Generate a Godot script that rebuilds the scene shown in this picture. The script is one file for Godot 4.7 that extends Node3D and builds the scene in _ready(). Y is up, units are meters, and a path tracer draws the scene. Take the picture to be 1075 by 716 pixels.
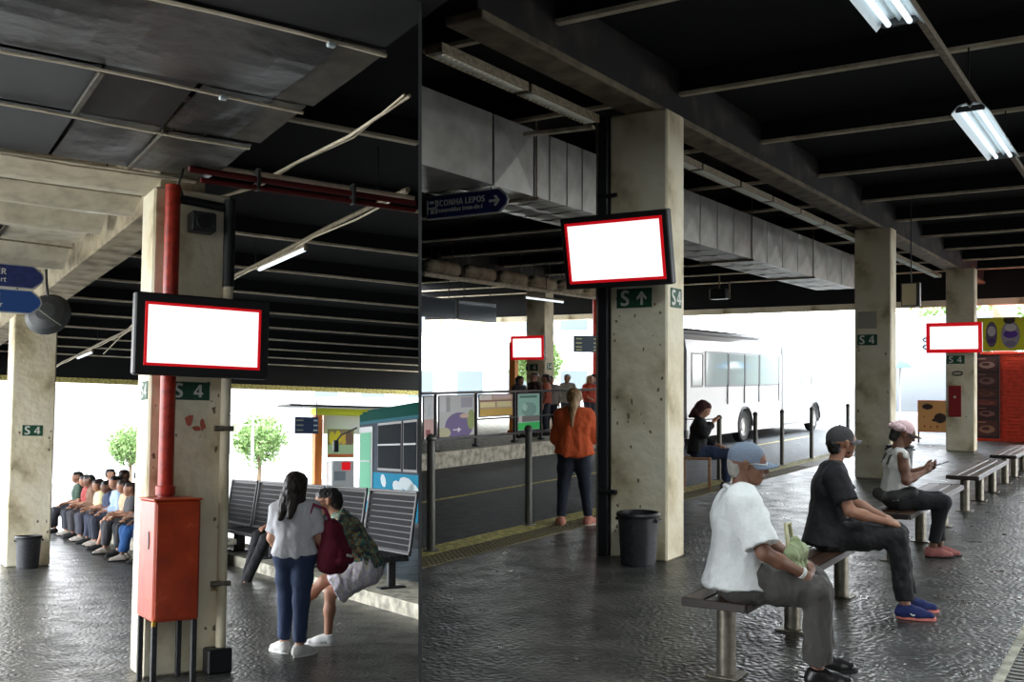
extends Node3D
# A bus terminal seen as two neighbouring halls divided by a thin partition.
# Each hall is laid out in its own axes: v across (to the right), y up, u along the hall (away from the camera).

var H := Transform3D()          # axes of the hall being furnished
var HR := Transform3D()
var HL := Transform3D()
var used := {}
var M := {}
var rng := RandomNumberGenerator.new()


func _ready() -> void:
	rng.seed = 7
	set_view()
	make_materials()
	build_setting()
	build_right_hall()
	build_left_hall()
	build_street()
	build_people()


# ------------------------------------------------------------------ camera, sky, light
func set_view() -> void:
	var focal := 1056.0
	var cam := Camera3D.new()
	cam.name = "camera"
	cam.position = Vector3(0, 1.8, 0)
	cam.keep_aspect = Camera3D.KEEP_HEIGHT
	cam.set_frustum(0.1 * 716.0 / focal, Vector2(0, 0.1 * 37.0 / focal), 0.1, 400.0)
	add_child(cam)
	cam.current = true
	var env := Environment.new()
	env.background_mode = Environment.BG_SKY
	var sm := ProceduralSkyMaterial.new()
	sm.sky_top_color = Color(0.92, 0.96, 1.0)
	sm.sky_horizon_color = Color(1.0, 1.0, 1.0)
	sm.ground_horizon_color = Color(1.0, 1.0, 1.0)
	sm.ground_bottom_color = Color(0.9, 0.9, 0.9)
	sm.sky_energy_multiplier = 5.2
	sm.ground_energy_multiplier = 2.4
	sm.sun_angle_max = 0.0
	env.sky = Sky.new()
	env.sky.sky_material = sm
	env.tonemap_mode = Environment.TONE_MAPPER_LINEAR
	env.tonemap_exposure = 0.25
	env.sdfgi_enabled = true
	env.ssao_enabled = true
	env.ssil_enabled = true
	var we := WorldEnvironment.new()
	we.name = "world_environment"
	we.environment = env
	add_child(we)
	var sun := DirectionalLight3D.new()
	sun.name = "sun"
	sun.light_energy = 9.0
	sun.light_color = Color(1.0, 0.97, 0.9)
	sun.light_angular_distance = 1.0
	sun.shadow_enabled = true
	sun.rotation_degrees = Vector3(-55, 215, 0)
	add_child(sun)
	HR = Transform3D(Basis(Vector3.UP, deg_to_rad(-32.8)), Vector3.ZERO)
	var fall := Transform3D(Basis(Vector3.RIGHT, -atan(80.0 / focal)), Vector3.ZERO)     # the left hall's floor falls gently away
	fall.origin = Vector3(0, 1.8, 0) - fall.basis * Vector3(0, 1.8, 0)
	HL = fall * Transform3D(Basis(Vector3.UP, deg_to_rad(33.5)), Vector3.ZERO)


# ------------------------------------------------------------------ naming and nodes
func P(v: float, y: float, u: float) -> Vector3:
	return Vector3(v, y, -u)


func numbered(called: String) -> String:
	if not used.has(called):
		used[called] = 0
		return called
	used[called] += 1
	return "%s_%03d" % [called, used[called]]


func tag(o: Node, label: String, category: String, group := "") -> void:
	o.set_meta("label", label)
	o.set_meta("category", category)
	if group:
		o.set_meta("group", group)


func thing(called: String, label: String, category: String, at := Vector3.ZERO, turn := 0.0, group := "") -> Node3D:
	var o := Node3D.new()
	o.name = numbered(called)
	add_child(o)
	o.transform = H * Transform3D(Basis(Vector3.UP, turn), at)
	tag(o, label, category, group)
	return o


func setting(called: String, at := Vector3.ZERO, turn := 0.0) -> Node3D:
	var o := Node3D.new()
	o.name = numbered(called)
	add_child(o)
	o.transform = H * Transform3D(Basis(Vector3.UP, turn), at)
	o.set_meta("kind", "structure")
	return o


func put(called: String, mesh: Mesh, m: Material, parent: Node3D, xf := Transform3D()) -> MeshInstance3D:
	var o := MeshInstance3D.new()
	o.name = called
	o.mesh = mesh
	o.material_override = m
	o.transform = xf
	parent.add_child(o, true)
	return o


func obj(called: String, st: SurfaceTool, m: Material, parent: Node3D, xf := Transform3D()) -> MeshInstance3D:
	return put(called, st.commit(), m, parent, xf)


func copy(src: Node3D, at: Vector3, turn: float, label := "", group := "") -> Node3D:
	var base: String = src.get_meta("base") if src.has_meta("base") else String(src.name)
	var o: Node3D = src.duplicate()
	o.name = numbered(base)
	add_child(o)
	o.transform = H * Transform3D(Basis(Vector3.UP, turn), at)
	if label:
		o.set_meta("label", label)
	if group:
		o.set_meta("group", group)
	return o


func xf(at: Vector3, turn := 0.0) -> Transform3D:
	return Transform3D(Basis(Vector3.UP, turn), at)


# ------------------------------------------------------------------ shapes
func S() -> SurfaceTool:
	var st := SurfaceTool.new()
	st.begin(Mesh.PRIMITIVE_TRIANGLES)
	return st


func tri(st: SurfaceTool, a: Vector3, b: Vector3, c: Vector3, n: Vector3) -> void:
	if (b - a).cross(c - a).dot(n) > 0.0:
		var t := b
		b = c
		c = t
	st.set_normal(n); st.add_vertex(a)
	st.set_normal(n); st.add_vertex(b)
	st.set_normal(n); st.add_vertex(c)


func quad(st: SurfaceTool, a: Vector3, b: Vector3, c: Vector3, d: Vector3, out := Vector3.ZERO) -> void:
	var n := (b - a).cross(c - a)
	if n.length_squared() < 1e-14:
		n = (c - a).cross(d - a)
	n = n.normalized()
	if out != Vector3.ZERO and n.dot(out) < 0.0:
		n = -n
	tri(st, a, b, c, n)
	tri(st, a, c, d, n)


func uvquad(st: SurfaceTool, a: Vector3, b: Vector3, c: Vector3, d: Vector3) -> void:
	# a top left, b top right, c bottom right, d bottom left as seen from the front
	var n := (c - a).cross(b - a).normalized()
	var p := [a, b, c, a, c, d]
	var t := [Vector2(0, 0), Vector2(1, 0), Vector2(1, 1), Vector2(0, 0), Vector2(1, 1), Vector2(0, 1)]
	for i in 6:
		st.set_normal(n); st.set_uv(t[i]); st.add_vertex(p[i])


# a box with chamfered edges
func box(st: SurfaceTool, c: Vector3, s: Vector3, bev := 0.0, b := Basis()) -> void:
	var h := s * 0.5
	var e := minf(bev, minf(h.x, minf(h.y, h.z)) * 0.9)
	var q := func(x: float, y: float, z: float) -> Vector3: return c + b * Vector3(x, y, z)
	for ax in 3:
		for sg: float in [-1.0, 1.0]:
			var o := (ax + 1) % 3
			var w := (ax + 2) % 3
			var pts: Array[Vector3] = []
			for k: Vector2 in [Vector2(-1, -1), Vector2(1, -1), Vector2(1, 1), Vector2(-1, 1)]:
				var v := Vector3.ZERO
				v[ax] = sg * h[ax]
				v[o] = k.x * (h[o] - e)
				v[w] = k.y * (h[w] - e)
				pts.append(c + b * v)
			var nn := Vector3.ZERO
			nn[ax] = sg
			quad(st, pts[0], pts[1], pts[2], pts[3], b * nn)
	if e <= 0.0:
		return
	for ax in 3:
		var o := (ax + 1) % 3
		var w := (ax + 2) % 3
		for k: Vector2 in [Vector2(-1, -1), Vector2(1, -1), Vector2(1, 1), Vector2(-1, 1)]:
			var pts: Array[Vector3] = []
			for t: Vector2 in [Vector2(-1, 0), Vector2(1, 0), Vector2(1, 1), Vector2(-1, 1)]:
				var v := Vector3.ZERO
				v[ax] = t.x * (h[ax] - e)
				v[o] = k.x * (h[o] if t.y == 0 else h[o] - e)
				v[w] = k.y * (h[w] - e if t.y == 0 else h[w])
				pts.append(c + b * v)
			var nn := Vector3.ZERO
			nn[o] = k.x
			nn[w] = k.y
			quad(st, pts[0], pts[1], pts[2], pts[3], b * nn)
	for x: float in [-1.0, 1.0]:
		for y: float in [-1.0, 1.0]:
			for z: float in [-1.0, 1.0]:
				tri(st, q.call(x * h.x, y * (h.y - e), z * (h.z - e)), q.call(x * (h.x - e), y * h.y, z * (h.z - e)), q.call(x * (h.x - e), y * (h.y - e), z * h.z), (b * Vector3(x, y, z)).normalized())


# box between two corners given in hall axes (v, y, u)
func vbox(st: SurfaceTool, v0: float, v1: float, y0: float, y1: float, u0: float, u1: float, bev := 0.0) -> void:
	box(st, Vector3((v0 + v1) / 2, (y0 + y1) / 2, -(u0 + u1) / 2), Vector3(absf(v1 - v0), absf(y1 - y0), absf(u1 - u0)), bev)


func ring_frame(dir: Vector3) -> Basis:
	var up := Vector3.UP if absf(dir.y) < 0.95 else Vector3.RIGHT
	var x := up.cross(dir).normalized()
	return Basis(x, dir.cross(x).normalized(), dir)


# a round bar along points; r may be one number or one per point; flat squashes the section along its second axis
func tube(st: SurfaceTool, pts: Array, r: Variant, sides := 8, caps := true, flat := 1.0) -> void:
	var n := pts.size()
	var rings := []
	var fr := []
	for i in n:
		var d: Vector3 = (pts[mini(i + 1, n - 1)] - pts[maxi(i - 1, 0)]).normalized()
		var f := ring_frame(d)
		if i > 0:
			var px: Vector3 = fr[i - 1].x
			var x := (px - d * px.dot(d)).normalized()
			f = Basis(x, d.cross(x).normalized(), d)
		fr.append(f)
		var rr: float = r[i] if r is Array else r
		var ring := []
		for k in sides:
			var a := TAU * k / sides
			ring.append(f.x * cos(a) * rr + f.y * sin(a) * rr * flat)
		rings.append(ring)
	for i in n - 1:
		for k in sides:
			var j := (k + 1) % sides
			var p: Array = [pts[i] + rings[i][k], pts[i] + rings[i][j], pts[i + 1] + rings[i + 1][j], pts[i + 1] + rings[i + 1][k]]
			var nn: Array = [rings[i][k].normalized(), rings[i][j].normalized(), rings[i + 1][j].normalized(), rings[i + 1][k].normalized()]
			smooth_quad(st, p, nn)
	if caps:
		for e in [0, n - 1]:
			var d: Vector3 = fr[e].z * (-1.0 if e == 0 else 1.0)
			for k in range(1, sides - 1):
				tri(st, pts[e] + rings[e][0], pts[e] + rings[e][k], pts[e] + rings[e][k + 1], d)


# profile of Vector2(radius, height) spun about y
func lathe(st: SurfaceTool, prof: Array, sides := 20, at := Vector3.ZERO, b := Basis()) -> void:
	var bn := b.inverse().transposed()
	for i in prof.size() - 1:
		var p0: Vector2 = prof[i]
		var p1: Vector2 = prof[i + 1]
		var t := p1 - p0
		if t.length() < 1e-6:
			continue
		var nr := Vector2(t.y, -t.x).normalized()
		for k in sides:
			var a := TAU * k / sides
			var c := TAU * (k + 1) / sides
			var q: Array = [Vector3(cos(a) * p0.x, p0.y, sin(a) * p0.x), Vector3(cos(c) * p0.x, p0.y, sin(c) * p0.x), Vector3(cos(c) * p1.x, p1.y, sin(c) * p1.x), Vector3(cos(a) * p1.x, p1.y, sin(a) * p1.x)]
			var n0 := (bn * Vector3(cos(a) * nr.x, nr.y, sin(a) * nr.x)).normalized()
			var n1 := (bn * Vector3(cos(c) * nr.x, nr.y, sin(c) * nr.x)).normalized()
			var nn: Array = [n0, n1, n1, n0]
			smooth_quad(st, [at + b * q[0], at + b * q[1], at + b * q[2], at + b * q[3]], nn)


func smooth_quad(st: SurfaceTool, p: Array, nn: Array) -> void:
	var order: Array = [0, 1, 2, 0, 2, 3]
	if (p[2] - p[0]).cross(p[3] - p[1]).dot(nn[0] + nn[2]) > 0.0:
		order = [0, 2, 1, 0, 3, 2]
	for o: int in order:
		st.set_normal(nn[o]); st.add_vertex(p[o])


# polygon in the floor plan (v, u) between two heights
func slab(st: SurfaceTool, poly: PackedVector2Array, y0: float, y1: float) -> void:
	var idx := Geometry2D.triangulate_polygon(poly)
	for k in range(0, idx.size(), 3):
		var a := poly[idx[k]]
		var b := poly[idx[k + 1]]
		var c := poly[idx[k + 2]]
		tri(st, P(a.x, y1, a.y), P(b.x, y1, b.y), P(c.x, y1, c.y), Vector3.UP)
		tri(st, P(a.x, y0, a.y), P(b.x, y0, b.y), P(c.x, y0, c.y), Vector3.DOWN)
	var mid := Vector2.ZERO
	for p in poly:
		mid += p / poly.size()
	for k in poly.size():
		var a := poly[k]
		var b := poly[(k + 1) % poly.size()]
		var m := (a + b) / 2 - mid
		quad(st, P(a.x, y0, a.y), P(b.x, y0, b.y), P(b.x, y1, b.y), P(a.x, y1, a.y), P(m.x, 0, m.y))


# outline in x, y extruded from z0 to z1
func plate(st: SurfaceTool, poly: PackedVector2Array, z0: float, z1: float, at := Vector3.ZERO, b := Basis()) -> void:
	var idx := Geometry2D.triangulate_polygon(poly)
	for k in range(0, idx.size(), 3):
		var a := poly[idx[k]]
		var p := poly[idx[k + 1]]
		var c := poly[idx[k + 2]]
		tri(st, at + b * Vector3(a.x, a.y, z1), at + b * Vector3(p.x, p.y, z1), at + b * Vector3(c.x, c.y, z1), b.z)
		tri(st, at + b * Vector3(a.x, a.y, z0), at + b * Vector3(p.x, p.y, z0), at + b * Vector3(c.x, c.y, z0), -b.z)
	var turn := 1.0 if not Geometry2D.is_polygon_clockwise(poly) else -1.0
	for k in poly.size():
		var a := poly[k]
		var c := poly[(k + 1) % poly.size()]
		var e := (c - a).normalized()
		quad(st, at + b * Vector3(a.x, a.y, z0), at + b * Vector3(c.x, c.y, z0), at + b * Vector3(c.x, c.y, z1), at + b * Vector3(a.x, a.y, z1), b * Vector3(e.y, -e.x, 0) * turn)


func rounded(w: float, h: float, r: float, n := 4) -> PackedVector2Array:
	var out := PackedVector2Array()
	for q in 4:
		var c := Vector2((w / 2 - r) * (1 if q in [0, 3] else -1), (h / 2 - r) * (1 if q < 2 else -1))
		for k in n + 1:
			var a := PI / 2 * (q + float(k) / n)
			out.append(c + Vector2(cos(a), sin(a)) * r)
	return out


func lettering(text: String, height: float, m: Material, parent: Node3D, t: Transform3D, bold := true, called := "lettering") -> MeshInstance3D:
	var tm := TextMesh.new()
	var f := SystemFont.new()
	f.font_names = PackedStringArray(["Droid Sans"])
	f.font_weight = 700 if bold else 400
	tm.font = f
	tm.text = text
	tm.font_size = 64
	tm.pixel_size = height / 46.0
	tm.depth = 0.004
	tm.curve_step = 2.0
	return put(called, tm, m, parent, t)


# ------------------------------------------------------------------ materials
func plain(c: Color, rough := 0.7, metal := 0.0) -> StandardMaterial3D:
	var m := StandardMaterial3D.new()
	m.albedo_color = c
	m.roughness = rough
	m.metallic = metal
	return m


func ntex(freq: float, colors: Array, sd: int, size := 512, octaves := 5, type := FastNoiseLite.TYPE_SIMPLEX_SMOOTH) -> NoiseTexture2D:
	var n := FastNoiseLite.new()
	n.seed = sd
	n.noise_type = type
	n.frequency = freq
	n.fractal_octaves = octaves
	var t := NoiseTexture2D.new()
	t.width = size
	t.height = size
	t.seamless = true
	t.noise = n
	if colors:
		var g := Gradient.new()
		var off := PackedFloat32Array()
		var col := PackedColorArray()
		for k in colors:
			off.append(k[0]); col.append(k[1])
		g.offsets = off
		g.colors = col
		t.color_ramp = g
	return t


func nmap(freq: float, strength: float, sd: int, size := 512, octaves := 4) -> NoiseTexture2D:
	var t := ntex(freq, [], sd, size, octaves)
	t.as_normal_map = true
	t.bump_strength = strength
	return t


func surf(colors: Array, freq: float, scale: float, rough: float, sd: int, bump := 0.0, bfreq := 0.05, world := false, metal := 0.0) -> StandardMaterial3D:
	var m := StandardMaterial3D.new()
	m.albedo_texture = ntex(freq, colors, sd)
	m.roughness = rough
	m.metallic = metal
	m.uv1_triplanar = true
	m.uv1_world_triplanar = world
	m.uv1_scale = Vector3.ONE * scale
	if bump > 0.0:
		m.normal_enabled = true
		m.normal_texture = nmap(bfreq, bump, sd + 50)
		m.normal_scale = 1.0
	return m


func glow(c: Color, e: float) -> StandardMaterial3D:
	var m := plain(c, 0.4)
	m.emission_enabled = true
	m.emission = c
	m.emission_energy_multiplier = e
	return m


func g8(r: int, g: int, b: int) -> Color:
	return Color8(r, g, b)


func make_materials() -> void:
	var m: StandardMaterial3D
	m = surf([[0.0, g8(36, 37, 36)], [0.45, g8(54, 54, 51)], [0.62, g8(66, 65, 61)], [1.0, g8(86, 83, 76)]], 0.012, 0.22, 0.3, 3, 1.1, 0.16, true)
	m.roughness_texture = ntex(0.02, [[0.0, Color(0.25, 0.25, 0.25)], [0.5, Color(0.33, 0.33, 0.33)], [1.0, Color(0.48, 0.48, 0.48)]], 8)
	m.roughness = 1.0
	M.floor = m
	m = surf([[0.0, g8(38, 42, 44)], [0.5, g8(58, 62, 64)], [1.0, g8(80, 82, 82)]], 0.02, 0.3, 0.55, 13, 5.0, 0.2, true)
	M.asphalt = m
	M.concrete = surf([[0.0, g8(134, 118, 90)], [0.3, g8(210, 196, 162)], [0.5, g8(228, 216, 186)], [1.0, g8(237, 228, 204)]], 0.006, 0.35, 0.75, 21, 1.5, 0.03)
	M.kerb = surf([[0.0, g8(120, 116, 104)], [0.5, g8(176, 170, 152)], [1.0, g8(208, 203, 186)]], 0.02, 0.5, 0.8, 22, 2.0, 0.1)
	M.yellow_paint = surf([[0.0, g8(110, 104, 84)], [0.42, g8(176, 164, 96)], [0.6, g8(206, 192, 112)], [1.0, g8(216, 206, 150)]], 0.03, 0.6, 0.7, 23)
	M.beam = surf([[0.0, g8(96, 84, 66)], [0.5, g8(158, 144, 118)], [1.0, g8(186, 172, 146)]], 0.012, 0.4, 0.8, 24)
	M.flange = surf([[0.0, g8(66, 56, 42)], [0.5, g8(104, 92, 72)], [1.0, g8(132, 118, 94)]], 0.012, 0.4, 0.8, 28)  # beam underside, tone lowered to put the ceiling shade into it
	M.beam_shaded = surf([[0.0, g8(12, 11, 10)], [0.6, g8(24, 21, 18)], [1.0, g8(70, 58, 46)]], 0.008, 0.3, 0.85, 27)  # beam side, its shade put into the colour
	M.joist = surf([[0.0, g8(170, 154, 130)], [0.5, g8(214, 200, 174)], [1.0, g8(230, 218, 196)]], 0.02, 0.4, 0.7, 25)  # on joist flanges this pale tone stands for light from below
	M.black = plain(g8(12, 12, 14), 0.95)  # near black puts the shade above the joists into the colour
	M.partition = plain(g8(40, 40, 40), 0.9)
	M.pavement = surf([[0.0, g8(150, 150, 148)], [0.5, g8(178, 178, 174)], [1.0, g8(198, 197, 192)]], 0.02, 0.2, 0.8, 26, 0.0, 0.05, true)


# which side of the partition: keeps the part of a floor plan that lies to the right (or left) of it
const SLOPE_R := -0.7820
const SLOPE_L := 0.5380


func clip(poly: Array, right: bool, gap := 0.011) -> PackedVector2Array:
	var p := PackedVector2Array(poly)
	var k := SLOPE_R if right else SLOPE_L
	var keep: PackedVector2Array
	if right:
		keep = PackedVector2Array([Vector2(k * -30 + gap, -30), Vector2(k * 90 + gap, 90), Vector2(120, 90), Vector2(120, -30)])
	else:
		keep = PackedVector2Array([Vector2(k * -30 - gap, -30), Vector2(k * 90 - gap, 90), Vector2(-120, 90), Vector2(-120, -30)])
	var r := Geometry2D.intersect_polygons(p, keep)
	return r[0] if r.size() else PackedVector2Array()


func rect(v0: float, v1: float, u0: float, u1: float) -> Array:
	return [Vector2(v0, u0), Vector2(v1, u0), Vector2(v1, u1), Vector2(v0, u1)]


func build_setting() -> void:
	# ---- the partition between the halls
	H = Transform3D()
	var st := S()
	var a := atan2(96.5, 1056.0)
	var w := setting("wall_middle", Vector3.ZERO, a)
	vbox(st, -0.009, 0.009, -3.2, 5.3, 5.4, 33.0)
	obj("panel", st, M.partition, w)

	H = Transform3D()
	w = setting("wall_back_added")  # unseen dark wall, added to keep light from behind out of the halls
	st = S()
	vbox(st, -26.0, 30.0, -1.0, 7.0, -16.3, -16.0)
	obj("panel", st, M.partition, w)

	# ---- right hall
	H = HR
	var n := setting("floor")
	st = S()
	slab(st, clip(rect(-6.15, 26.0, -20.0, 33.0), true), -0.3, 0.0)
	obj("platform", st, M.floor, n)
	st = S()
	slab(st, clip(rect(-6.5, -6.15, 3.0, 33.0), true), -0.3, 0.0)
	obj("edge_strip", st, M.yellow_paint, n)
	n = setting("floor")
	st = S()
	slab(st, clip(rect(-12.9, -6.5, 3.0, 70.0), true), -0.5, -0.17)
	slab(st, clip(rect(-6.5, 10.0, 33.0, 70.0), true), -0.5, -0.02)
	obj("lane", st, M.asphalt, n)
	st = S()
	slab(st, clip(rect(-9.75, -9.63, 3.0, 33.0), true), -0.17, -0.166)
	obj("lane_line", st, M.yellow_paint, n)
	n = setting("floor")
	st = S()
	slab(st, clip(rect(-22.0, -13.15, 3.0, 45.0), true), -0.5, 0.18)
	obj("far_platform", st, M.kerb, n)
	st = S()
	slab(st, clip(rect(-13.15, -12.9, 3.0, 45.0), true), -0.5, 0.18)
	obj("kerb", st, M.kerb, n)

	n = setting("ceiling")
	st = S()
	slab(st, clip(rect(-24.0, 26.0, -20.0, 31.0), true), 4.96, 5.15)  # carried far out of view to keep the near hall dark
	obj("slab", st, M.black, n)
	for k in 14:
		var u := -0.4 + 2.52 * k
		if u > 31.0:
			break
		var v0 := maxf(-24.0, SLOPE_R * u + 0.05)
		st = S()
		vbox(st, v0, 26.0, 4.69, 4.73, u - 0.04, u + 0.04, 0.006)  # pale flange: light on the joist underside put into the colour
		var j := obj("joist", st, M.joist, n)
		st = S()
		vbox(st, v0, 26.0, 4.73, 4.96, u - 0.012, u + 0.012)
		obj("web", st, M.black, j)  # black web: unlit joist side painted as colour
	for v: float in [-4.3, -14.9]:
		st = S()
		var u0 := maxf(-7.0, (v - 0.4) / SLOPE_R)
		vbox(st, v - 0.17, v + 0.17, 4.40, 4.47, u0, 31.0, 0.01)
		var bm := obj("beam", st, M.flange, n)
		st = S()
		vbox(st, v - 0.13, v + 0.13, 4.46, 4.96, u0, 31.0, 0.01)  # dark web paints the beam side as shaded, flange as lit
		obj("web", st, M.beam_shaded, bm)
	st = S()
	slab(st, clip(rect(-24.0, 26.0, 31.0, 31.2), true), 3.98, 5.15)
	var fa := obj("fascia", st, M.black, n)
	st = S()
	slab(st, clip(rect(-24.0, 26.0, 30.97, 31.25), true), 3.8, 3.98)
	obj("edge", st, M.concrete, fa)

	# ---- left hall
	H = HL
	n = setting("floor")
	st = S()
	slab(st, clip(rect(-3.6, 9.0, -20.0, 36.0), false, -0.008), -0.3, 0.0)
	obj("platform", st, M.floor, n)
	st = S()
	slab(st, clip(rect(9.0, 40.0, -7.0, 70.0), false, -0.008), -0.5, -0.17)
	slab(st, clip(rect(-3.6, 9.0, 36.0, 70.0), false, -0.008), -0.5, -0.02)
	obj("lane", st, M.asphalt, n)
	st = S()
	slab(st, clip(rect(-30.0, -3.6, -20.0, 70.0), false), -0.5, -0.05)  # unseen pale ground, added to bounce light onto the hung sheets
	obj("pavement", st, M.pavement, n)
	n = setting("ceiling")
	st = S()
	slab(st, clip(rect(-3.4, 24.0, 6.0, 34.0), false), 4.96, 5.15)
	slab(st, clip(rect(-16.0, 24.0, -20.0, 6.0), false), 4.96, 5.15)  # wide slab out of view, added to shut out light from the side
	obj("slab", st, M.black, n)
	for k in 17:
		var u := -1.3 + 2.4 * k
		if u > 34.0:
			break
		var v1 := minf(24.0, SLOPE_L * u - 0.05)
		if v1 < -6.0:
			continue
		st = S()
		vbox(st, -3.4, v1, 4.71, 4.745, u - 0.035, u + 0.035, 0.006)  # pale flange carries the light from below as colour
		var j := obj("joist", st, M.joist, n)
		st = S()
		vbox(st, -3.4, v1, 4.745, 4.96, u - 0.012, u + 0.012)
		obj("web", st, M.black, j)  # black web carries the shade on the joist side as colour
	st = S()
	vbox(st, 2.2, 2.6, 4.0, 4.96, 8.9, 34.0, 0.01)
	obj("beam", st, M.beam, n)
	st = S()
	slab(st, clip(rect(-3.4, 24.0, 34.0, 34.2), false), 4.15, 5.15)
	var fb := obj("fascia", st, M.black, n)
	st = S()
	slab(st, clip(rect(-3.4, 24.0, 33.97, 34.25), false), 4.0, 4.15)
	obj("edge", st, M.yellow_paint, fb)




# ------------------------------------------------------------------ shared furniture
func more_materials() -> void:
	M.dark = plain(g8(26, 26, 28), 0.45)
	M.dark_metal = surf([[0.0, g8(30, 30, 32)], [0.6, g8(48, 48, 50)], [1.0, g8(78, 72, 64)]], 0.03, 1.0, 0.45, 31)
	M.steel = surf([[0.0, g8(120, 114, 102)], [0.5, g8(140, 134, 120)], [1.0, g8(158, 151, 138)]], 0.03, 1.0, 0.38, 32, 0.0, 0.05, false, 0.7)
	M.galv = surf([[0.0, g8(168, 166, 158)], [0.5, g8(190, 188, 180)], [1.0, g8(206, 204, 196)]], 0.01, 0.5, 0.4, 33, 0.6, 0.01, false, 0.25)
	M.red_pipe = surf([[0.0, g8(124, 26, 12)], [0.5, g8(164, 40, 18)], [1.0, g8(178, 50, 26)]], 0.02, 1.2, 0.35, 34)
	M.orange_metal = surf([[0.0, g8(140, 42, 14)], [0.5, g8(168, 56, 20)], [0.78, g8(180, 64, 26)], [0.9, g8(206, 96, 48)], [1.0, g8(222, 140, 84)]], 0.006, 0.9, 0.3, 35, 1.0, 0.012)
	M.screen = glow(g8(255, 255, 255), 4.6)
	M.red = glow(g8(206, 14, 24), 2.6)  # self-lit red, kept as bright as the screens
	M.green = surf([[0.0, g8(12, 50, 34)], [0.5, g8(24, 78, 52)], [1.0, g8(34, 92, 62)]], 0.04, 2.0, 0.6, 36)
	M.white = plain(g8(232, 232, 226), 0.6)
	M.worn_white = surf([[0.0, g8(150, 150, 140)], [0.4, g8(214, 214, 204)], [1.0, g8(232, 230, 220)]], 0.05, 3.0, 0.7, 37)
	M.blue = surf([[0.0, g8(20, 34, 84)], [0.5, g8(26, 44, 104)], [1.0, g8(32, 54, 120)]], 0.02, 1.0, 0.5, 38)
	M.blue2 = plain(g8(22, 70, 140), 0.5)
	M.rim = plain(g8(200, 200, 196), 0.5, 0.2)
	M.wood = surf([[0.0, g8(40, 27, 20)], [0.5, g8(66, 46, 34)], [1.0, g8(92, 68, 50)]], 0.03, 1.6, 0.32, 39, 1.0, 0.05)
	M.wood_edge = plain(g8(40, 28, 22), 0.5)
	M.rubber = plain(g8(20, 20, 21), 0.8)
	M.bin = surf([[0.0, g8(26, 28, 30)], [0.6, g8(42, 44, 47)], [1.0, g8(66, 66, 64)]], 0.02, 1.4, 0.4, 40)
	M.tube_lit = glow(g8(236, 248, 255), 5.0)
	M.tube_dim = glow(g8(255, 240, 215), 1.6)
	M.reflector = plain(g8(228, 238, 240), 0.3, 0.2)
	M.rail = surf([[0.0, g8(92, 80, 62)], [0.5, g8(132, 118, 94)], [1.0, g8(160, 146, 120)]], 0.03, 1.0, 0.6, 41)
	M.glass = plain(Color(0.75, 0.85, 0.88, 0.25), 0.05)
	M.glass.transparency = BaseMaterial3D.TRANSPARENCY_ALPHA
	M.dark_glass = plain(g8(30, 40, 46), 0.08)
	M.panel_dark = surf([[0.0, g8(24, 24, 24)], [0.5, g8(38, 38, 37)], [1.0, g8(56, 55, 52)]], 0.015, 0.6, 0.4, 42, 1.5, 0.015)
	M.panel_mesh = surf([[0.0, g8(16, 17, 19)], [0.5, g8(24, 25, 27)], [1.0, g8(32, 33, 36)]], 0.2, 1.5, 0.5, 43, 3.0, 0.3)
	M.panel_pale = surf([[0.0, g8(166, 156, 134)], [0.5, g8(206, 196, 172)], [1.0, g8(224, 215, 194)]], 0.012, 0.6, 0.4, 44, 1.0, 0.012)
	M.panel_black = plain(g8(9, 9, 10), 0.6)
	M.tactile = surf([[0.0, g8(84, 78, 60)], [0.5, g8(116, 106, 78)], [1.0, g8(140, 128, 94)]], 0.05, 1.0, 0.6, 47)
	M.dark_red = plain(g8(96, 20, 20), 0.4)
	M.chair_wood = surf([[0.0, g8(120, 84, 56)], [0.5, g8(150, 110, 76)], [1.0, g8(176, 136, 98)]], 0.03, 1.4, 0.5, 52)
	M.panel_grey = surf([[0.0, g8(48, 47, 43)], [0.5, g8(68, 66, 61)], [1.0, g8(88, 86, 79)]], 0.015, 0.6, 0.4, 48, 1.5, 0.015)
	M.mirror_back = plain(g8(44, 47, 48), 0.45)
	M.bench_slat = surf([[0.0, g8(18, 18, 19)], [0.6, g8(28, 28, 30)], [1.0, g8(42, 42, 44)]], 0.04, 1.0, 0.45, 49)
	M.bench_slat.metallic_specular = 0.2
	M.bench_slat.roughness = 0.6
	M.leaf = surf([[0.0, g8(84, 110, 58)], [0.5, g8(112, 140, 78)], [1.0, g8(150, 170, 104)]], 0.05, 0.4, 0.6, 50)  # leaf colour paled to stand in for the washed-out haze outdoors
	M.leaf.backlight_enabled = true
	M.leaf.backlight = g8(60, 80, 34)
	M.bus_white = plain(g8(226, 226, 222), 0.3)
	M.bus_roof = plain(g8(120, 124, 126), 0.5)
	M.bus_trim = plain(g8(120, 124, 126), 0.4)
	M.bus_glass = plain(g8(150, 166, 158), 0.08)
	M.bus_dark_glass = plain(g8(22, 28, 33), 0.3)
	M.bus_dark_glass.metallic_specular = 0.25
	M.bus_green_glass = plain(g8(110, 170, 140), 0.08)
	M.bus_teal = plain(g8(6, 66, 58), 0.35)
	M.bus_sky = plain(g8(36, 120, 150), 0.35)
	M.bus_sky2 = plain(g8(50, 96, 108), 0.35)
	M.bus_grey = plain(g8(64, 70, 78), 0.4)
	M.bus_petal = plain(g8(206, 218, 220), 0.4)
	M.kiosk_red = surf([[0.0, g8(170, 40, 20)], [0.5, g8(206, 58, 30)], [1.0, g8(220, 74, 42)]], 0.02, 0.6, 0.5, 51)
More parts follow.
